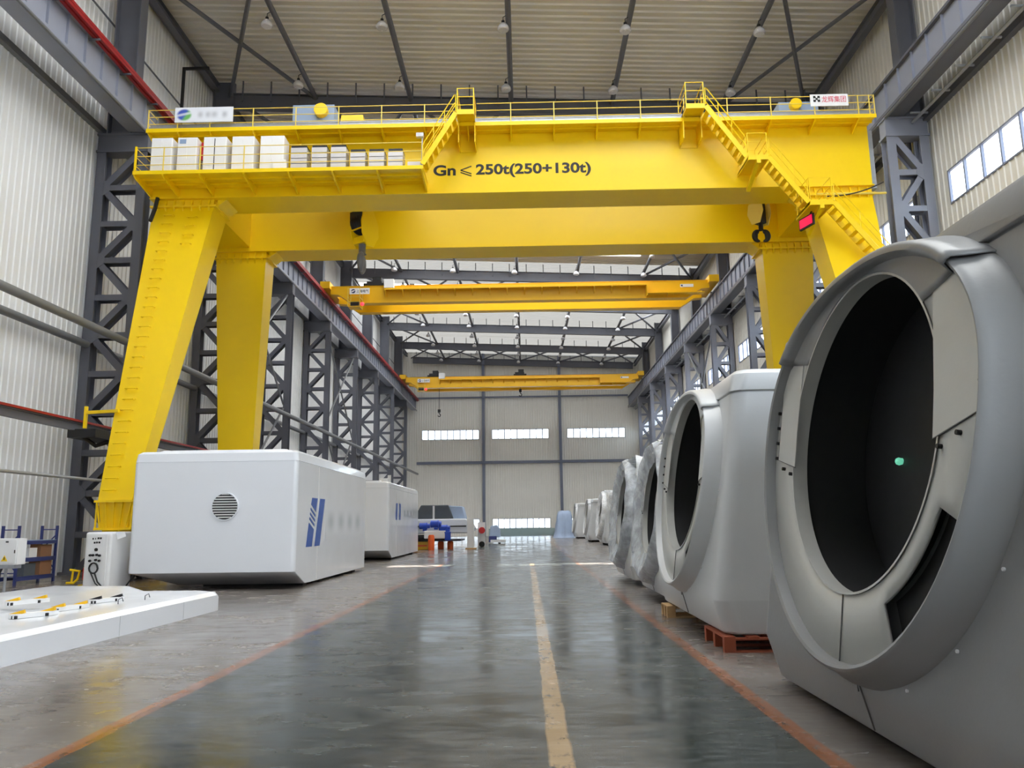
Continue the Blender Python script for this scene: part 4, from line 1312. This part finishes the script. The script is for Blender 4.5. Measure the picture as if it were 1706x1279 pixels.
wrap(wr[0], M['film'], False, 3); wrap(wr[1], M['film'], True, 5)
wrap(far[0], M['film_white'], False, 8)

# pallets and blocks the housings stand on
def pallet(x0, y0, m, label, L=1.2, Wd=1.0, H=.19):
    p = thing('pallet', (x0, y0, 0), label, 'pallet')
    for i in range(3):
        s = MB(); yy = y0 + (Wd - .1) * i / 2
        s.box(x0, x0 + .14, yy, yy + .1, .022, H - .044); s.box(x0 + L / 2 - .07, x0 + L / 2 + .07, yy, yy + .1, .022, H - .044); s.box(x0 + L - .14, x0 + L, yy, yy + .1, .022, H - .044)
        s.box(x0, x0 + L, yy, yy + .1, 0, .022); s.box(x0, x0 + L, yy, yy + .1, H - .044, H - .022)
        s.build('runner', m, p)
    for i in range(6):
        s = MB(); xx = x0 + (L - .14) * i / 5; s.box(xx, xx + .14, y0, y0 + Wd, H - .022, H); s.build('board', m, p)
    return p
pallet(2.42, 10.12, M['pallet'], 'red-brown wooden pallet under the near corner of the second nacelle housing', 1.6, 1.1)
pl2 = pallet(2.36, 13.75, M['wood'], 'raw pine pallet under the far end of the second nacelle housing', 1.2, .6)
def block(x, y, m, label, sx=.5, sy=.3, h=.14):
    b = MB(); b.box(x, x + sx, y, y + sy, 0, h); o = b.build('support_block', m, origin=(x, y, 0), bevel=.01); tag(o, label, 'block')
block(3.0, 15.3, M['wood'], 'yellow pine block under the nearer plastic-wrapped housing')
block(3.0, 20.5, M['rubber'], 'black block under the farther plastic-wrapped housing', .7, .5)
block(2.9, 4.6, M['rubber'], 'dark block under the nearest grey housing', .6, .4, .06)
block(2.9, 7.6, M['rubber'], 'dark block under the far end of the nearest grey housing', .6, .4, .06)
for (x, y, _), nm in zip(FAR, ('white-wrapped', 'middle', 'farthest')):
    block(x + .3, y - 1.9, M['rubber'], 'black block under the near end of the %s distant housing' % nm, .9, .5, .15)
    block(x + .3, y + 1.3, M['rubber'], 'black block under the far end of the %s distant housing' % nm, .9, .5, .15)

# ---------------------------------------------------------------- white housings on the left
def housing(loc, Wd, L, label, vent=True, emblem=1.0):
    """origin at the near right-hand bottom corner; extends to -x and +y"""
    n = thing('white_housing', loc, label, 'housing', 'white housings')
    P = Vector(loc); W = lambda x, y, z: P + Vector((x, y, z))
    def rr(x0, x1, y0, y1, z, r=.12):
        pts = []
        for cx, cy, a0 in ((x0 + r, y0 + r, 180), (x1 - r, y0 + r, 270), (x1 - r, y1 - r, 0), (x0 + r, y1 - r, 90)):
            for i in range(6):
                a = radians(a0 + 90 * i / 5); pts.append(W(cx + r * cos(a), cy + r * sin(a), z))
        return pts
    b = MB()
    b.loft([rr(-Wd + .9, 0, .95, L, 0), rr(-Wd, 0, 0, L, .36), rr(-Wd, 0, 0, L, 3.2)], cap=True)
    b.build('body', M['white'], n, smooth=35)
    l = MB()
    l.loft([rr(-Wd + .015, -.015, .015, L - .015, 3.2), rr(-Wd + .015, -.015, .015, L - .015, 3.215), rr(-Wd, 0, 0, L, 3.22), rr(-Wd + .03, -.03, .03, L - .03, 3.44), rr(-Wd + .1, -.1, .1, L - .1, 3.5)], cap=True)
    l.loft([rr(-Wd + .35, -.45, .5, L - .4, 3.5), rr(-Wd + .4, -.5, .6, L - .45, 3.58)], cap=True)
    l.build('lid', M['white'], n, smooth=35)
    s = MB(); s.box(*(W(.0, 2.15, 0).x - .004, W(0, 0, 0).x + .005), W(0, 2.15, 0).y, W(0, 2.18, 0).y, W(0, 0, .03).z, W(0, 0, 3.19).z); s.build('panel_joint', M['cab_white'], n)
    if vent:
        vx, vz, R = -1.86 - .02, 2.04, .335
        v = MB(); v.lathe([(R, -.012), (R, .0)], W(vx, .0, vz), 40, 'y'); v.build('vent_back', M['black'], n)
        v = MB(); 
        for i in range(10):
            zz = -R + .055 + i * .0665; hw = sqrt(max(0, R * R - zz * zz)) - .005
            v.hexa([W(vx - hw, -.02, vz + zz - .012), W(vx + hw, -.02, vz + zz - .012), W(vx + hw, -.012, vz + zz - .006), W(vx - hw, -.012, vz + zz - .006),
                    W(vx - hw, -.03, vz + zz + .014), W(vx + hw, -.03, vz + zz + .014), W(vx + hw, -.012, vz + zz + .02), W(vx - hw, -.012, vz + zz + .02)])
        v.build('vent_louvres', M['cab_white'], n)
        v = MB(); v.loft([[W(vx + r * cos(2 * pi * i / 48), o, vz + r * sin(2 * pi * i / 48)) for i in range(48)] for r, o in ((R + .03, 0), (R + .025, -.03), (R, -.03), (R, 0))]); v.build('vent_rim', M['white'], n, smooth=40)
    # blue emblem: two slanted bars, the near one with white hatching
    e = MB(); k = emblem
    def pr(poly):
        e.prism(poly, lambda u, v, w: W(w, u, v), .003, .008)
    z0, z1 = .93, 2.27; sl = .5
    def bar(y0, y1, za, zb): 
        f = lambda z: sl * (z - z0) / (z1 - z0)
        pr([(y0 + f(za), za), (y1 + f(za), za), (y1 + f(zb), zb), (y0 + f(zb), zb)])
    bar(1.75, 2.45, 2.02, z1); bar(.95 + .0, 1.55, z0, 1.42) if False else None
    return n, e, W, (z0, z1, sl)
def emblem(n, e, W, y0, scale):
    e = MB()
    def q(y, z): return (y0 + y * scale, z)
    def poly(pts): e.prism([q(*p) for p in pts], lambda u, v, w: W(w, u, v), .003, .009)
    f = lambda z: .52 * (z - .95) / 1.34
    zt, zb = 2.29, .95
    b1 = lambda z: (0 + f(z), .62 + f(z)); b2 = lambda z: (.92 + f(z), 1.5 + f(z))
    poly([(b2(zb)[0], zb), (b2(zb)[1], zb), (b2(zt)[1], zt), (b2(zt)[0], zt)])
    poly([(b1(zb)[0], zb), (b1(zb)[1], zb), (b1(1.42)[1], 1.42), (b1(1.6)[0], 1.6)])
    poly([(b1(2.06)[0], 2.1), (b1(1.9)[1], 1.9), (b1(zt)[1], zt), (b1(zt)[0], zt)])
    for i in range(3):
        za = 1.69 + .13 * i
        poly([(b1(za)[0], za), (b1(za - .19)[1], za - .19), (b1(za - .13)[1], za - .13), (b1(za + .06)[0], za + .06)])
    e.build('emblem', M['blue_mark'], n, label='blue double-bar emblem')
h1, e1, W1, _ = housing((-5.97, 20.65, .09), 4.35, 9.0, 'large white fibreglass housing with round louvred vent and blue emblem, nearer of the two', True)
emblem(h1, e1, W1, .98, .95)
m = MB(); m.add([W1(.008, 3.0, 1.1), W1(.008, 8.3, 1.1), W1(.008, 8.3, 2.15), W1(.008, 3.0, 2.15), W1(.003, 3.0, 1.1), W1(.003, 8.3, 1.1), W1(.003, 8.3, 2.15), W1(.003, 3.0, 2.15)], [(0, 1, 2, 3), (7, 6, 5, 4), (0, 4, 5, 1), (1, 5, 6, 2), (2, 6, 7, 3), (3, 7, 4, 0)])
m.build('lettering', M['blurtext'], h1, label='smeared grey lettering')
h2, e2, W2, _ = housing((-6.3, 36.6, .09), 4.2, 10.1, 'white fibreglass housing behind the first, narrow blue emblem on its side', False)
def emblem2(n, W):
    e = MB()
    for y in (1.9, 2.9):
        e.prism([(y, 1.75), (y + .5, 1.75), (y + .6, 2.55), (y + .1, 2.55)], lambda u, v, w: W(w, u, v), .003, .009)
    e.build('emblem', M['blue_mark'], n, label='blue double-bar emblem')
    e = MB()
    for y in (4.6, 5.7, 6.8, 7.9): e.box(W(.003, 0, 0).x, W(.008, 0, 0).x, W(0, y, 0).y, W(0, y + .5, 0).y, W(0, 0, 1.95).z, W(0, 0, 2.25).z)
    e.build('lettering', M['galv'], n)
emblem2(h2, W2)
m = MB(); m.box(-7.1, -6.7, 38.5, 39.2, 3.66, 3.85); m.box(-6.85, -6.7, 39.3, 39.4, 3.66, 4.05)
m.build('roof_sensor', M['cab_white'], h2)

# skids under the white housings
def skid(x0, x1, y0, y1, lab):
    b = MB(); b.box(x0, x1, y0, y1, 0, .09); o = b.build('support_skid', M['rubber'], origin=(x0, y0, 0)); tag(o, lab, 'skid')
skid(-8.9, -6.15, 22.1, 22.5, 'dark skid under the front of the nearer white housing')
skid(-8.9, -6.15, 28.4, 28.8, 'dark skid under the rear of the nearer white housing')
skid(-9.3, -6.45, 38.1, 38.5, 'dark skid under the front of the farther white housing')
skid(-9.3, -6.45, 45.4, 45.8, 'dark skid under the rear of the farther white housing')

# white moulded cover lying on the floor
cv = thing('cover_panel', (-6.04, 15.8, 0), 'long white moulded cover panel lying on the floor at left', 'cover panel')
m = MB()
prof = [(-6.04, 0), (-6.04, .3), (-6.1, .37), (-6.4, .4), (-7.5, .4), (-7.8, .5), (-9.2, .52), (-9.5, .42), (-9.9, .4), (-9.96, .34), (-9.96, 0)]
def cs(y, k=1., dx=0.):
    sh = (15.8 - y) * .03
    return [Vector((x - sh * 1.0 + (dx if x > -8 else -dx), y, z * k)) for x, z in prof]
m.loft([cs(15.84, .0, -.02), cs(15.84, .84, -.02), cs(15.78, .96, -.01), cs(15.6, 1), cs(12.5, 1), cs(9, 1), cs(5, 1)], closed=True, cap=True)
m.build('panel', M['white'], cv, smooth=35)
for y in (12.2, 14.3):
    sh = (15.8 - y) * .03
    m = MB(); m.box(-6.04 - sh - .01, -6.04 - sh + .003, y, y + .008, .01, .3); m.build('joint_line', M['galv'], cv)
# lifting brackets left on the cover
def bracket(x, y, a, lab, yel=True, z=.405):
    t = thing('lifting_bracket', (x, y, z), lab, 'bracket', 'brackets on the cover panel')
    d = Vector((cos(a), sin(a), 0)); e = Vector((-sin(a), cos(a), 0)); P = Vector((x, y, z))
    m = MB(); m.bar(P + Vector((0, 0, .03)), P + d * .62 + Vector((0, 0, .03)), .12, .06); m.build('white_bar', M['cab_white'], t)
    for k in (.08, .5):
        c = P + d * k
        m = MB(); m.bar(c + Vector((-.09, 0, .04)), c + Vector((.09, .02, .09)), .05, .045); m.build('clamp', M['yellow2'] if yel else M['rubber'], t)
        m = MB(); m.box(c.x - .02, c.x + .05, c.y - .09, c.y - .06, z + .0, z + .04); m.build('pad', M['rubber'], t)
bracket(-7.05, 11.0, radians(60), 'yellow-clamped white bracket on the cover panel, nearest to its front edge')
bracket(-7.0, 11.9, radians(75), 'yellow-clamped white bracket in the middle of the cover panel')
bracket(-7.7, 11.9, radians(65), 'yellow-clamped white bracket on the far side of the cover panel', True, .5)
bracket(-8.4, 11.1, radians(20), 'yellow-clamped white bracket at the left edge of the picture on the cover panel', True, .525)
bracket(-7.1, 13.1, radians(70), 'black-clamped white bracket nearest the raised end of the cover panel', False)
for i, (x, y) in enumerate(((-6.6, 13.0), (-6.5, 13.7))):
    m = MB(); m.tube([(x, y, .4), (x, y, .47), (x + .05, y + .02, .5), (x + .07, y + .02, .44)], .008, 5)
    tag(m.build('wire_hook', M['darkmetal'], origin=(x, y, .4)), 'small bent wire hook on the cover panel, %s one' % ('nearer', 'farther')[i], 'hook', 'wire hooks')

# ---------------------------------------------------------------- left side clutter
cb = thing('control_cabinet', (-10.65, 20.4, 0), 'white control cabinet with dials and black cables below the gantry foot', 'cabinet')
m = MB(); m.box(-11.3, -10.62, 20.35, 21.5, .02, 1.52); m.build('body', M['cab_white'], cb, bevel=.06, seg=4)
m = MB(); m.box(-11.32, -10.64, 20.33, 21.48, 0, .05); m.build('plinth', M['galv'], cb)
m = MB(); m.box(-11.22, -10.72, 20.33, 20.352, .1, 1.46); fd = m.build('door', M['cab_white'], cb)
m = MB(); m.box(-11.16, -10.8, 20.326, 20.33, 1.19, 1.42); lp = m.build('label_sheet', M['cab_white'], fd)
m = MB()      # two short rows of print, too small to read in the photograph
for x0_, w_, z_ in ((-11.1, .035, 1.33), (-11.03, .02, 1.33), (-10.97, .05, 1.34), (-10.91, .05, 1.34), (-11.06, .05, 1.23), (-11.0, .045, 1.235), (-10.94, .05, 1.235)):
    m.box(x0_, x0_ + w_, 20.323, 20.326, z_, z_ + .045)
m.build('lettering', M['letter'], lp)
m = MB(); m.lathe([(.04, -.03), (.04, .0)], (-10.98, 20.33, 1.08), 14, 'y'); m.build('dial', M['rubber'], fd)
for k, (x, z) in enumerate(((-11.12, .94), (-11.05, .94), (-10.95, .95), (-10.88, .93), (-11.12, .8), (-10.97, .82), (-10.88, .8))):
    m = MB(); m.lathe([(.028, -.05), (.032, 0)], (x, 20.33, z), 12, 'y'); m.build('plug_socket', M['rubber'], fd)
m = MB(); pts = [(-11.0 + .11 * cos(a / 12 * 2 * pi), 20.27 + .012 * a / 12, .62 + .13 * sin(a / 12 * 2 * pi)) for a in range(0, 37)]
m.tube(pts, .018, 6); m.build('cable_coil', M['rubber'], cb)
m = MB(); m.tube([(-10.95, 20.27, .5), (-10.85, 20.25, .28), (-10.68, 20.27, .1), (-10.55, 20.4, .05), (-10.4, 20.8, .12), (-10.38, 21.2, .4), (-10.5, 21.4, .9), (-10.6, 21.45, 1.2)], .02, 6)
m.tube([(-11.05, 20.27, .5), (-10.9, 20.24, .25), (-10.7, 20.26, .07), (-10.5, 20.5, .04)], .016, 6); m.build('cable', M['rubber'], cb)
m = MB(); m.add([(-10.6, 20.6, 1.32), (-10.45, 20.75, 1.4), (-10.48, 20.72, 1.52), (-10.62, 20.55, 1.52)], [(0, 1, 2, 3)]); o = m.build('paper_tag', M['cab_white'], cb); o.modifiers.new('t', 'SOLIDIFY').thickness = .003

eb = thing('distribution_box', (-11.5, 17.5, 0), 'white electrical box with yellow warning triangle on steel posts at the left edge', 'electrical box')
m = MB(); m.box(-12.1, -11.13, 17.4, 17.7, .85, 1.42); bd = m.build('box', M['cab_white'], eb, bevel=.01)
m = MB(); m.box(-12.05, -11.16, 17.38, 17.402, .88, 1.39); dr = m.build('door', M['cab_white'], eb)
m = MB(); m.prism([(-11.47, .93), (-11.33, .93), (-11.4, 1.06)], lambda u, v, w: (u, w, v), 17.372, 17.38); m.build('warning_triangle', M['yellow'], dr)
m = MB(); m.box(-11.41, -11.39, 17.368, 17.373, .955, 1.02); m.build('warning_bolt', M['letter'], dr)
m = MB(); m.box(-11.4, -11.34, 17.37, 17.38, 1.33, 1.36); m.build('label_plate', M['rubber'], dr)
m = MB(); m.box(-11.19, -11.175, 17.36, 17.38, 1.1, 1.17); m.build('latch', M['darkmetal'], dr)
for x in (-11.95, -11.62, -11.42):
    m = MB(); m.tube([(x, 17.5, .85), (x, 17.5, 0)], .03, 8); m.build('conduit', M['galv'], eb)
m = MB(); m.box(-12.0, -11.2, 17.42, 17.68, .77, .85); m.build('cable_gland_rail', M['galv'], eb)
m = MB(); m.tube([(-11.5, 17.5, .8), (-11.55, 17.45, .6), (-11.62, 17.44, .4), (-11.6, 17.5, 0.02)], .022, 6); m.build('cable', M['rubber'], eb)

rk = thing('storage_rack', (-15.1, 24.5, 0), 'navy steel storage rack with brown boxes standing at the left wall', 'rack')
NB = M['blue_rack']
for x in (-15.4, -14.92):
    for y in (23.3, 25.2):
        m = MB(); m.box(x - .035, x + .035, y - .03, y + .03, 0, 1.72); m.build('upright', NB, rk)
for y in (23.3, 25.2):
    m = MB(); m.bar((-15.4, y, 1.6), (-14.92, y, 1.6), .03, .03); m.bar((-15.4, y, .95), (-14.92, y, 1.45), .03, .03); m.bar((-15.4, y, .35), (-14.92, y, .35), .03, .03); m.bar((-14.92, y, .4), (-15.4, y, .9), .03, .03); m.build('end_brace', NB, rk)
for z in (.22, .76, 1.27):
    m = MB()
    for x in (-15.38, -14.93): m.box(x - .025, x + .025, 23.3, 25.2, z - .1, z)
    m.build('beam', NB, rk)
    m = MB(); m.box(-15.42, -14.9, 23.32, 25.18, z, z + .02); m.build('shelf', M['greybox'] if z > 1 else NB, rk)
def carton(x0, x1, y0, y1, z0, z1, lab, m_=None, open_=False):
    t = thing('cardboard_box', ((x0 + x1) / 2, (y0 + y1) / 2, z0), lab, 'box', 'boxes on the rack')
    m = MB(); m.box(x0, x1, y0, y1, z0, z1); m.build('carton', m_ or M['card'], t)
    if open_:
        f = MB(); f.hexa([(x0, y0, z1), (x1, y0, z1), (x1, y0 + .01, z1), (x0, y0 + .01, z1), (x0, y0 - .1, z1 + .14), (x1, y0 - .1, z1 + .14), (x1, y0 - .09, z1 + .14), (x0, y0 - .09, z1 + .14)]); f.build('flap', m_ or M['card'], t)
    f = MB(); f.box((x0 + x1) / 2 - .025, (x0 + x1) / 2 + .025, y0 - .002, y1, z1 - .001, z1 + .002); f.build('tape', M['wood'], t)
carton(-15.3, -14.95, 24.5, 25.1, .24, .66, 'large brown cardboard box on the bottom shelf of the navy rack')
carton(-15.3, -14.97, 24.5, 25.08, .78, 1.14, 'open brown cardboard box on the middle shelf of the navy rack', None, True)
carton(-15.28, -14.98, 23.95, 24.35, .78, 1.06, 'white box on the middle shelf of the navy rack', M['cab_white'])
carton(-15.25, -14.96, 23.75, 24.3, .24, .6, 'dark grey bin on the bottom shelf of the navy rack', M['darkcloth'])

st = thing('rail_stop', (-12.70, 23.0, 0), 'yellow rail stop frame with a red plate beside the control cabinet', 'rail stop')
m = MB(); m.tube([(-13.05, 22.7, .1), (-12.85, 22.7, .1), (-12.75, 22.72, .2), (-12.72, 22.75, .42), (-13.00, 22.75, .46)], .035, 8); m.tube([(-12.92, 22.72, .1), (-12.90, 22.74, .45)], .03, 8); m.build('bent_frame', M['yellow'], st, smooth=40)
m = MB(); m.box(-12.66, -12.40, 22.8, 22.95, .18, .5); m.build('red_plate', M['redbright'], st)
m = MB(); m.bar((-12.65, 22.85, .2), (-12.35, 22.7, .02), .05, .05); m.bar((-12.70, 22.95, .5), (-12.30, 22.95, .55), .08, .06); m.box(-12.80, -12.30, 22.85, 23.1, 0, .04); m.build('base_frame', M['yellow'], st)
ch = thing('office_chair', (-13.95, 25.9, 0), 'white plastic chair back behind the yellow rail stop', 'chair')
m = MB(); m.box(-14.2, -13.7, 26.05, 26.1, .55, 1.05); m.build('backrest', M['cab_white'], ch, bevel=.04)
m = MB(); m.box(-14.2, -13.7, 25.6, 26.08, .44, .49); m.build('seat', M['cab_white'], ch, bevel=.02)
for x in (-14.15, -13.75):
    for y in (25.65, 26.05):
        m = MB(); m.tube([(x, y, 0), (x, y, .45 if y < 26 else .7)], .02, 6); m.build('leg', M['galv'], ch)

# ---------------------------------------------------------------- equipment in the distance
mc = thing('turbine_frame', (-6, 53, 0), 'white turbine machinery frame with blue drives and dark-covered cabin behind the white housings', 'machine')
m = MB(); m.prism([(-8.6, 1.0), (-3.6, 1.0), (-3.4, 1.35), (-3.9, 1.95), (-8.6, 1.95)], lambda u, v, w: (u, w, v), 52.2, 55.5); m.build('hull', M['white'], mc, bevel=.08)
m = MB(); m.prism([(-7.4, 1.95), (-4.75, 1.95), (-5.1, 2.85), (-6.9, 2.85)], lambda u, v, w: (u, w, v), 52.4, 55); m.build('cabin_cover', M['darkcloth'], mc, bevel=.05)
m = MB(); m.box(-6.12, -6.0, 52.33, 52.4, 1.95, 2.8); m.build('cover_strap', M['cab_white'], mc)
m = MB(); m.prism([(-5.0, 1.95), (-4.0, 1.95), (-4.2, 2.75), (-5.1, 2.8)], lambda u, v, w: (u, w, v), 52.6, 54.6); m.build('loose_sheet', M['tarp'], mc, bevel=.05)
m = MB(); m.box(-8.5, -3.9, 52.14, 52.2, 1.42, 1.5); m.build('hull_stripe', M['rubber'], mc)
m = MB(); m.box(-8.6, -6.3, 51.0, 52.1, .75, .95); m.box(-8.4, -5.2, 51.2, 52, .6, .75); m.build('support_beam', M['rubber'], mc)
for x, y, r, z in ((-6.5, 51.3, .2, 1.5), (-5.75, 51.1, .23, 1.62), (-5.2, 51.2, .2, 1.35), (-5.0, 51.0, .2, .95)):
    m = MB(); m.lathe([(r * .5, -.38), (r, -.34), (r, .1), (r * 1.12, .1), (r * 1.12, .16), (r * .8, .18), (r * .7, .34)], (x, y, z), 16, 'x' if x < -5.1 else 'z'); m.box(x - .12, x + .12, y - .12, y + .12, z - r - .12, z - r * .6); m.build('drive_motor', M['blue_eq'], mc, smooth=40)
m = MB(); m.box(-6.5, -5.0, 50.9, 51.9, .7, 1.2); m.build('gear_casing', M['cab_white'], mc, bevel=.06)
m = MB(); m.box(-8.6, -4.2, 51.5, 55, .52, .62); m.build('lower_frame', M['darkmetal'], mc)
def stand(x, y, h, r, m_, lab, tip=False):
    t = thing('support_stand', (x, y, 0), lab, 'stand', 'support stands under the machinery frame')
    m = MB(); m.lathe([(r, 0), (r, h - .1), (r * .75, h)], (x, y, 0), 16, 'z'); m.build('post', m_, t, smooth=30)
    m = MB(); m.lathe([(r * .5, h - .03), (r * .5, h)], (x, y, 0), 12, 'z'); m.build('cap', M['darkmetal'], t)
stand(-5.95, 50.2, .95, .2, M['orange'], 'tall bright orange stand nearest the aisle edge of the white housing')
stand(-5.6, 52.6, .52, .2, M['orange'], 'short orange stand under the middle of the machinery frame')
stand(-4.95, 52.3, .52, .2, M['orange'], 'short orange stand at the right end of the machinery frame')
t = thing('support_block', (-7.2, 52, 0), 'low yellow support block beside the orange stand', 'block')
m = MB(); m.box(-7.6, -6.3, 51.7, 52.9, 0, .52); m.build('block', M['yellow2'], t, bevel=.03)
m = MB(); m.box(-7.5, -6.4, 51.66, 51.7, .2, .3); m.build('stripe', M['orange'], t)
t = thing('white_post', (-3.6, 51.6, 0), 'white square post with wooden foot standing at the aisle line', 'post')
m = MB(); m.box(-3.78, -3.35, 51.4, 51.8, .08, 1.95); m.build('post', M['cab_white'], t, bevel=.01)
m = MB(); m.box(-3.9, -3.2, 51.3, 51.9, 0, .08); m.build('foot', M['wood'], t)
t = thing('hose_reel', (-3.2, 55.5, 0), 'red hose reel on a pale stand behind the white post', 'hose reel')
m = MB(); m.lathe([(.18, -.08), (.22, -.08), (.15, 0), (.22, .08), (.18, .08)], (-3.05, 55.3, 1.15), 18, 'y'); m.build('reel', M['redbright'], t, smooth=30)
m = MB(); m.box(-3.35, -2.85, 55.4, 55.8, 0, 1.7); m.build('stand', M['cab_white'], t)
m = MB(); m.lathe([(.17, -.06), (.2, 0), (.17, .06)], (-3.05, 55.25, .21), 16, 'y'); m.build('wheel', M['rubber'], t)
t = thing('floor_scrubber', (-2.6, 66, 0), 'small blue and white cleaning cart far down the left aisle edge', 'cart')
m = MB(); m.prism([(-3.0, .5), (-2.1, .5), (-2.15, 1.2), (-2.4, 1.5), (-2.9, 1.4)], lambda u, v, w: (u, w, v), 65.4, 66.8); m.build('body', M['tarp'], t, bevel=.08)
m = MB(); m.box(-3.05, -2.4, 65.3, 65.9, .1, .6); m.build('tank', M['blue_rack'], t, bevel=.04)
m = MB(); m.box(-2.9, -1.7, 65.2, 67, .08, .3); m.build('chassis', M['cab_white'], t)
for y in (65.5, 66.7):
    m = MB(); m.lathe([(.12, -.08), (.12, .08)], (-2.2, y, .12), 12, 'x'); m.build('wheel', M['rubber'], t)
m = MB(); m.box(-4.05, -3.65, 103.9, 104.3, 0, 1.0); tag(m.build('waste_bin', M['teal'], origin=(-3.85, 104.1, 0), bevel=.03), 'grey-green bin standing before the far centre door', 'bin')

# tarpaulin-draped stack at the far right
def tarp():
    t = MB(); n = 48; rings = []
    for j, (z, k) in enumerate(((0, 1.12), (.06, 1.06), (.5, 1.0), (1.4, .93), (2.3, .86), (2.75, .78), (2.85, .6))):
        ring = []
        for i in range(n):
            a = 2 * pi * i / n; c, s_ = cos(a), sin(a)
            w = .07 * sin(a * 9 + z * .9) * (1.2 - z / 3) + .05 * sin(a * 17 + z * 2)
            r = 1 / max(abs(c), abs(s_)) ** .8
            ring.append(Vector((4.15 + (1.2 * k + w) * r * c * .85 + (.25 if c < 0 else 0) * (z / 2.8), 87.6 + (1.3 * k + w) * r * s_ * .9, z + (.05 * sin(a * 5) if z > 2 else 0))))
        rings.append(ring)
    t.loft(rings, cap=True)
    tag(t.build('tarpaulin_stack', M['tarp'], origin=(4.15, 87.6, 0), smooth=60), 'stack draped in a pale blue tarpaulin near the far wall', 'tarpaulin')
tarp()

# ---------------------------------------------------------------- light
w = bpy.data.worlds.new('World'); S.world = w; w.use_nodes = True
bg = w.node_tree.nodes['Background']; bg.inputs[0].default_value = (.80, .90, 1, 1); bg.inputs[1].default_value = 3.0
sd = bpy.data.lights.new('sun', 'SUN'); sd.energy = 12; sd.angle = radians(.5); sd.color = (1, .96, .88)
so = bpy.data.objects.new('sun', sd); COL.objects.link(so)
# sun stands ahead of the camera, about 60 degrees up
dirv = Vector((0, -13.3, -24.3)).normalized()
so.rotation_euler = dirv.to_track_quat('-Z', 'Y').to_euler()
so.location = (0, 60, 60)

# ---------------------------------------------------------------- camera
cd = bpy.data.cameras.new('camera'); cam = bpy.data.objects.new('camera', cd); COL.objects.link(cam)
f_, pi_, ya_, ro_ = 1309.7, .17532, .01495, -.013447
cd.sensor_fit = 'HORIZONTAL'; cd.sensor_width = 36; cd.lens = 36 * f_ / 1706
fwd = Vector((-sin(ya_) * cos(pi_), cos(ya_) * cos(pi_), sin(pi_))); rt = Vector((cos(ya_), sin(ya_), 0)); up = rt.cross(fwd)
r2 = rt * cos(ro_) + up * sin(ro_); u2 = -rt * sin(ro_) + up * cos(ro_)
cam.matrix_world = Matrix(((r2.x, u2.x, -fwd.x, 0), (r2.y, u2.y, -fwd.y, 0), (r2.z, u2.z, -fwd.z, 1.6), (0, 0, 0, 1)))
cd.clip_end = 500; cd.clip_start = .05
S.camera = cam
S.view_settings.view_transform = 'Standard'; S.view_settings.look = 'None'
S.view_settings.exposure = .95; S.view_settings.gamma = 1
S.view_settings.use_curve_mapping = False
S.cycles.max_bounces = 10; S.cycles.diffuse_bounces = 6; S.cycles.transparent_max_bounces = 12
